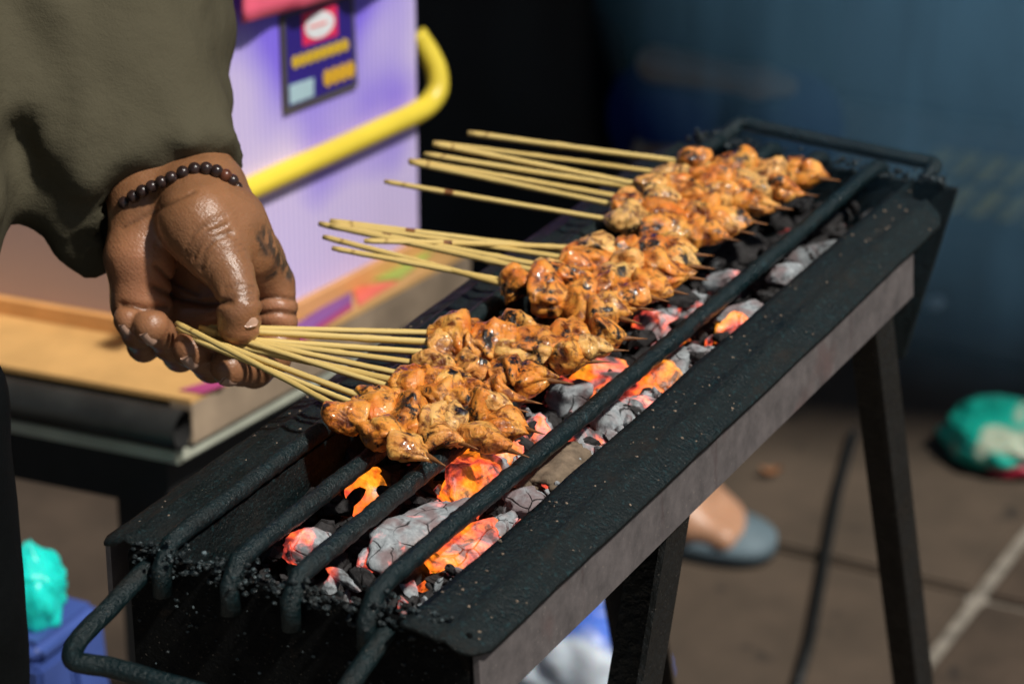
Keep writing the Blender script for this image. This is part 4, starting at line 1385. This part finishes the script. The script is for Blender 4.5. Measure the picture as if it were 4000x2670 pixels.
# seated person beyond the grill
def build_sitter():
    root_w = at(2760, 2110, 0.0)
    r = thing('person', 'person sitting beyond the grill in blue shorts and dark top, one sandalled foot showing', 'person', root_w)
    R0 = np.array(root_w)
    kn1, kn2 = np.array(dep(2640, 430, 3.10)), np.array(dep(3100, 455, 3.08))
    hip = np.array(dep(2820, 480, 3.5))
    heel = np.array(at(2440, 1925, 0.035)); toe = np.array(at(2825, 1998, 0.045))
    heel2 = np.array(at(2200, 1900, 0.04)); 
    ank = heel + np.array((0, 0, 0.05)) + 0.15 * (toe - heel)
    # skin: lower legs, feet, forearm and hand
    h = 0.006
    lo = np.minimum.reduce([kn1, kn2, heel, toe, heel2]) - 0.16
    hi = np.maximum.reduce([kn1, kn2, heel, toe, heel2]) + 0.16
    lo[2] = 0.0
    P = grid(lo, hi, h)
    ax = (toe - heel); ax[2] = 0; ax /= np.linalg.norm(ax)
    sdv = np.array([-ax[1], ax[0], 0])
    d = sd_cone(P, ank, kn1 + np.array((0, 0, -.06)), .036, .050)
    d = smin(d, sd_cone(P, heel, ank, .031, .034), .02)
    inst = ank + 0.45 * (toe - ank) + np.array((0, 0, .015))
    d = smin(d, sd_cone(P, ank, inst, .036, .030), .02)
    ball = heel + 0.74 * (toe - heel)
    d = smin(d, sd_cone(P, inst, ball + sdv * .018, .030, .024), .02)
    d = smin(d, sd_cone(P, inst, ball - sdv * .022, .030, .026), .02)
    for k, (o_, l_, rr_) in enumerate(((-.034, .050, .0155), (-.010, .052, .011), (.010, .046, .0105), (.027, .038, .010), (.042, .028, .009))):
        b0 = ball + sdv * o_ * 0.9
        d = smin(d, sd_cone(P, b0, b0 + ax * l_ + np.array((0, 0, -.012)), rr_ + .003, rr_), .006)
    a2 = heel2 + np.array((0, 0, .06))
    d = smin(d, sd_cone(P, a2, kn2 + np.array((-.02, 0, -.06)), .036, .050), .01)
    d = smin(d, sd_cone(P, heel2, heel2 + ax * .15, .032, .026), .02)
    d = smin(d, sd_cone(P, heel2, a2, .032, .036), .02)
    f1, f2 = np.array(dep(2560, 250, 3.06)), np.array(dep(2960, 318, 3.00))
    d = smin(d, sd_cone(P, f1, f2, .021, .016), .004)
    f3 = np.array(dep(3075, 335, 3.00))
    d = smin(d, sd_cone(P, f2, f3, .019, .012), .01)
    d = smax(d, -(P[..., 2] - 0.018), .004)
    V, Q = surface_net(d, lo, h)
    me = np_mesh(V - R0, Q)
    ca = me.color_attributes.new('skin', 'FLOAT_COLOR', 'POINT')
    ca.data.foreach_set('color', np.where((V[:, 2] > 0.35)[:, None], np.array([[0.13, 0.075, 0.04, 1]]), np.array([[0.46, 0.25, 0.15, 1]])).astype(np.float32).ravel())  # forearm and knee skin darkened: shade painted into the colour
    link('body', me, SKIN, r)
    # shorts and top
    h = 0.012
    lo = np.minimum.reduce([kn1, kn2, hip]) - 0.3
    hi = np.maximum.reduce([kn1, kn2, hip]) + 0.3
    P = grid(lo, hi, h)
    d = smin(sd_cone(P, kn1, hip + np.array((-.08, 0, 0)), .048, .075), sd_cone(P, kn2, hip + np.array((.08, 0, 0)), .048, .075), .06)
    d = d + 0.008 * vnoise(P, 18.0, 3)
    V, Q = surface_net(d, lo, h)
    link('shorts', np_mesh(V - R0, Q), mat_cloth('blue_cotton', (0.002, 0.014, 0.10), (0.003, 0.020, 0.14)), r)
    lo = hip + np.array((-.42, -.35, -.1)); hi = hip + np.array((.42, .35, .75))
    P = grid(lo, hi, 0.014)
    d = sd_cone(P, hip + np.array((0, .02, .05)), hip + np.array((.02, -.06, .46)), .13, .15)
    sh = hip + np.array((-.17, -.08, .48)); el = f1 + np.array((-.02, .01, .02))
    d = smin(d, sd_cone(P, sh, el, .06, .045), .05)
    d = d + 0.008 * vnoise(P, 16.0, 5)
    V, Q = surface_net(d, lo, 0.014)
    link('top', np_mesh(V - R0, Q), mat_cloth('dark_teal_cotton', (0.006, 0.018, 0.022), (0.010, 0.026, 0.030)), r)
    # sandal: sole and strap
    sp_ = []
    for a in np.linspace(0, 2 * math.pi, 40, endpoint=False):
        u = math.cos(a)
        L_ = np.linalg.norm((toe - heel)[:2]) / 2 + 0.050
        wdt = (0.050 if u > -0.2 else 0.040)
        c = (heel + toe) / 2 + ax * 0.012
        q = c + ax * (L_ * math.copysign(abs(u) ** 0.8, u)) + sdv * (wdt * math.copysign(abs(math.sin(a)) ** 0.85, math.sin(a)))
        sp_.append(Vector((q[0] - R0[0], q[1] - R0[1], 0.030)))
    bm = prism(sp_, (0, 0, -0.028), 0.004)
    sandal = link('sandal', bm_mesh(bm, True), plain('blue_grey_foam', (0.10, 0.145, 0.17), 0.7, 0.2, 20), r)
    b0 = inst + 0.10 * (ball - inst)
    strap = [b0 + sdv * s_ * 0.050 + np.array((0, 0, 0.036 * math.sqrt(max(0, 1 - s_ * s_)) - 0.004)) for s_ in np.linspace(-1, 1, 15)]
    for_v, fc = [], []
    for k, q in enumerate(strap):
        for w_ in (-0.035, 0.030):
            for t_ in (0.0, 0.003):
                e = q + ax * w_ + np.array((0, 0, t_))
                for_v.append(Vector(e - R0))
    for k in range(14):
        a = k * 4
        fc += [(a, a + 4, a + 6, a + 2), (a + 1, a + 3, a + 7, a + 5), (a, a + 1, a + 5, a + 4), (a + 2, a + 6, a + 7, a + 3)]
    fc += [(0, 2, 3, 1), (56, 57, 59, 58)]
    link('sandal_strap', mesh_from(for_v, fc), plain('pale_yellow_strap', (0.62, 0.43, 0.16), 0.6, 0.15, 20), sandal)
    # low stool carrying the sitter
    st = thing('low_stool', 'low dark stool under the seated person', 'stool', (hip[0], hip[1], 0))
    bm = bmesh.new(); bm_box(bm, (-.15, -.13, hip[2] - .16), (.15, .13, hip[2] - .125)); bevel(bm, .006)
    link('seat', bm_mesh(bm), DARK, st)
    for sx in (-1, 1):
        for sy in (-1, 1):
            bm = bmesh.new(); bm_box(bm, (sx * .12 - .015, sy * .10 - .015, 0), (sx * .12 + .015, sy * .10 + .015, hip[2] - .1602)); bevel(bm, .003)
            link('leg', bm_mesh(bm), DARK, st)
build_sitter()

# plastic bags and bits on the pavement
def bag_mesh(r, squash, seed, sub=5, knot=None):
    """crumpled thin plastic: flat facets between sharp creases"""
    bm = bmesh.new()
    bmesh.ops.create_icosphere(bm, subdivisions=sub, radius=1)
    o = Vector((seed, seed * 2.2, 0))
    for v in bm.verts:
        p = v.co.copy()
        f, _ = noise.voronoi(p * 1.9 + o)
        f2, _ = noise.voronoi(p * 4.2 + o)
        k = 0.86 + 0.34 * noise.noise(p * 0.9 + o) + 0.20 * min(0.7, f[1] - f[0]) + 0.05 * min(0.7, f2[1] - f2[0])
        p *= k
        if knot and p.z > 0.45:
            t = (p.z - 0.45)
            p.x *= max(0.22, 1 - 1.7 * t); p.y *= max(0.22, 1 - 1.7 * t)
        v.co = Vector((p.x * squash[0], p.y * squash[1], max(-0.62, p.z) * squash[2])) * r
    return bm_mesh(bm, True)
def mat_bag(name, color, patch=None, pscale=12):
    a = M(name)
    p = a.pos('object')
    f = a.noise(p, 30, 4, 0.6)
    c = a.ramp(f, [(0.3, tuple(v * 0.75 for v in color)), (0.7, tuple(min(1, v * 1.2) for v in color))])
    if patch:
        c = a.mix(a.ramp(a.noise(p, pscale, 1, 0.4), [(0.54, 0), (0.58, 1)]), c, patch)
    a.set(color=c, rough=0.36, spec=0.4, sss=0.25, sss_scale=0.02)
    a.bump(f, 0.4, 0.006)
    return a.mat
TEAL = (0.012, 0.46, 0.35)
g = at(3860, 1800, 0.0)
o = link('plastic_bag', bag_mesh(0.070, (1.25, 0.85, 0.62), 4.2), mat_bag('teal_plastic_with_print', TEAL, (0.42, 0.50, 0.38), 16))
o.location = (g.x + 0.012, g.y + 0.01, 0.028)
o.rotation_euler = (0, 0, -0.3)
tag(o, 'crumpled teal plastic bag with a pale print lying on the pavement', 'plastic bag')
g2 = at(3930, 1860, 0.0)
o = link('sweet_wrapper', bag_mesh(0.022, (1.6, .7, .5), 9.1, 3), mat_bag('red_plastic', (0.40, 0.02, 0.05)))
o.location = (g2.x, g2.y, 0.010)
tag(o, 'small red wrapper tucked beside the crumpled teal bag', 'wrapper')
# blue stool and the teal bag on it, at the vendor's side
stool_p = dep(150, 2450, 2.05)
sz = stool_p.z
st = thing('plastic_stool', 'blue plastic stool under a knotted teal bag beside the cart', 'stool', (stool_p.x - 0.022, stool_p.y + 0.015, 0))
BLUEP = plain('blue_plastic', (0.055, 0.10, 0.34), 0.4, 0.15, 14)
bm = bmesh.new(); bm_box(bm, (-.040, -.040, sz - .018), (.040, .040, sz)); bevel(bm, .007, 3)
link('seat', bm_mesh(bm), BLUEP, st)
for sx in (-1, 1):
    for sy in (-1, 1):
        bm = bmesh.new()
        a, b = (sx * .020, sy * .020), (sx * .038, sy * .038)
        bm_hexa(bm, [(b[0] - .016, b[1] - .016, 0), (b[0] + .016, b[1] - .016, 0), (b[0] + .016, b[1] + .016, 0), (b[0] - .016, b[1] + .016, 0),
                     (a[0] - .020, a[1] - .020, sz - .0182), (a[0] + .020, a[1] - .020, sz - .0182), (a[0] + .020, a[1] + .020, sz - .0182), (a[0] - .020, a[1] + .020, sz - .0182)])
        bevel(bm, .003)
        link('leg', bm_mesh(bm), BLUEP, st)
o = link('plastic_bag', bag_mesh(0.034, (0.95, .85, 1.15), 7.7, 5, True), mat_bag('teal_plastic', (0.012, 0.70, 0.62)))
o.location = (stool_p.x - 0.015, stool_p.y + 0.015, sz + 0.024)
tag(o, 'knotted teal plastic bag standing on the blue stool', 'plastic bag')
# blue and white sack under the grill
s0 = at(2190, 2790, 0.0)
o = link('rice_sack', bag_mesh(0.105, (1.15, .8, 1.0), 2.6, 5), mat_bag('blue_white_sack', (0.10, 0.22, 0.78), (0.70, 0.78, 0.86), 7))
o.location = (s0.x, s0.y, 0.066)
tag(o, 'blue and white printed plastic sack on the ground behind the grill leg', 'sack')
# thin rod lying on the paving
ra, rb = at(3085, 2790, 0.0060), at(3335, 1690, 0.0060)
rod = link('metal_rod', tube_mesh([Vector((0, 0, 0)), (rb - ra) * 0.25 + Vector((0.004, 0, 0)), (rb - ra) * 0.5, (rb - ra) * 0.75 - Vector((0.003, 0, 0)), rb - ra], 0.0055, 10, 0.05), LEG_IRON)
rod.location = ra
tag(rod, 'thin dark metal rod lying on the paving behind the far leg of the grill', 'rod')
# pale pebble and a dry leaf
g = at(3640, 1215, 0.0)
o = link('pebble', coal_mesh(0.016, 0.014, 0.011, 41, 3, 0.15), plain('pale_stone', (0.42, 0.46, 0.46), 0.8, 0.2, 60))
o.location = (g.x, g.y, 0.010)
tag(o, 'small pale pebble lying on the dark pavement', 'pebble')
g = at(3010, 1862, 0.0)
V, Fc = [], []
for i in range(9):
    for j in range(5):
        u, v = i / 8 * 2 - 1, j / 4 * 2 - 1
        V.append((u * 0.013, v * 0.008 * (1 - u * u) ** 0.6, 0.004 + 0.006 * u * u + 0.004 * v * v))
for i in range(8):
    for j in range(4):
        Fc.append((i * 5 + j, (i + 1) * 5 + j, (i + 1) * 5 + j + 1, i * 5 + j + 1))
o = link('dry_leaf', mesh_from(V, Fc), plain('dry_leaf', (0.24, 0.10, 0.035), 0.7, 0.3, 80))
o.location = (g.x, g.y, 0.0)
o.rotation_euler = (0, 0, 0.6)
tag(o, 'dry orange brown leaf on the paving beyond the sandalled foot', 'leaf')

# ------------------------------------------------------------------ smoke drifting off the far end of the grill
def smoke():
    bm = bmesh.new()
    bmesh.ops.create_icosphere(bm, subdivisions=4, radius=1.0)
    for v in bm.verts:
        p = v.co.copy()
        k = 1 + 0.25 * noise.noise(p * 1.3)
        v.co = Vector((p.x * 0.40 * k, p.y * 0.42 * k, p.z * 0.50 * k))
    o = link('smoke', bm_mesh(bm, True))
    o.location = (0.10, 0.66, 0.98)
    a = M('thin_blue_smoke')
    a.t.nodes.remove(a.b)
    pv = a.n('VolumePrincipled')
    pv.inputs['Color'].default_value = (0.30, 0.66, 1.0, 1)
    pv.inputs['Anisotropy'].default_value = 0.1
    tc = a.n('TexCoord').outputs['Object']
    ln = a.n('VectorMath', operation='LENGTH')
    mp = a.n('Mapping')
    mp.inputs['Scale'].default_value = (1 / 0.40, 1 / 0.42, 1 / 0.50)
    a.l(tc, mp.inputs['Vector'])
    a.l(mp.outputs[0], ln.inputs[0])
    fall = a.ramp(ln.outputs['Value'], [(0.1, 1), (0.85, 0)])
    nz = a.ramp(a.noise(tc, 2.6, 3, 0.55, 0.8), [(0.38, 0.12), (0.62, 1)])
    mw = a.n('Mapping')
    mw.inputs['Scale'].default_value = (9, 9, 2.2)
    mw.inputs['Rotation'].default_value = (0.3, 0.35, 0)
    a.l(tc, mw.inputs['Vector'])
    wisp = a.ramp(a.noise(mw.outputs[0], 1.0, 3, 0.6, 1.6), [(0.46, 0.45), (0.66, 2.2)])
    dn = a.math('MULTIPLY', a.math('MULTIPLY', a.math('MULTIPLY', fall, nz), wisp), 3.6)
    a.l(dn, pv.inputs['Density'])
    a.l(pv.outputs[0], a.out.inputs['Volume'])
    o.data.materials.append(a.mat)
    tag(o, 'thin blue smoke drifting off the far end of the grill', 'smoke', kind='stuff')
smoke()
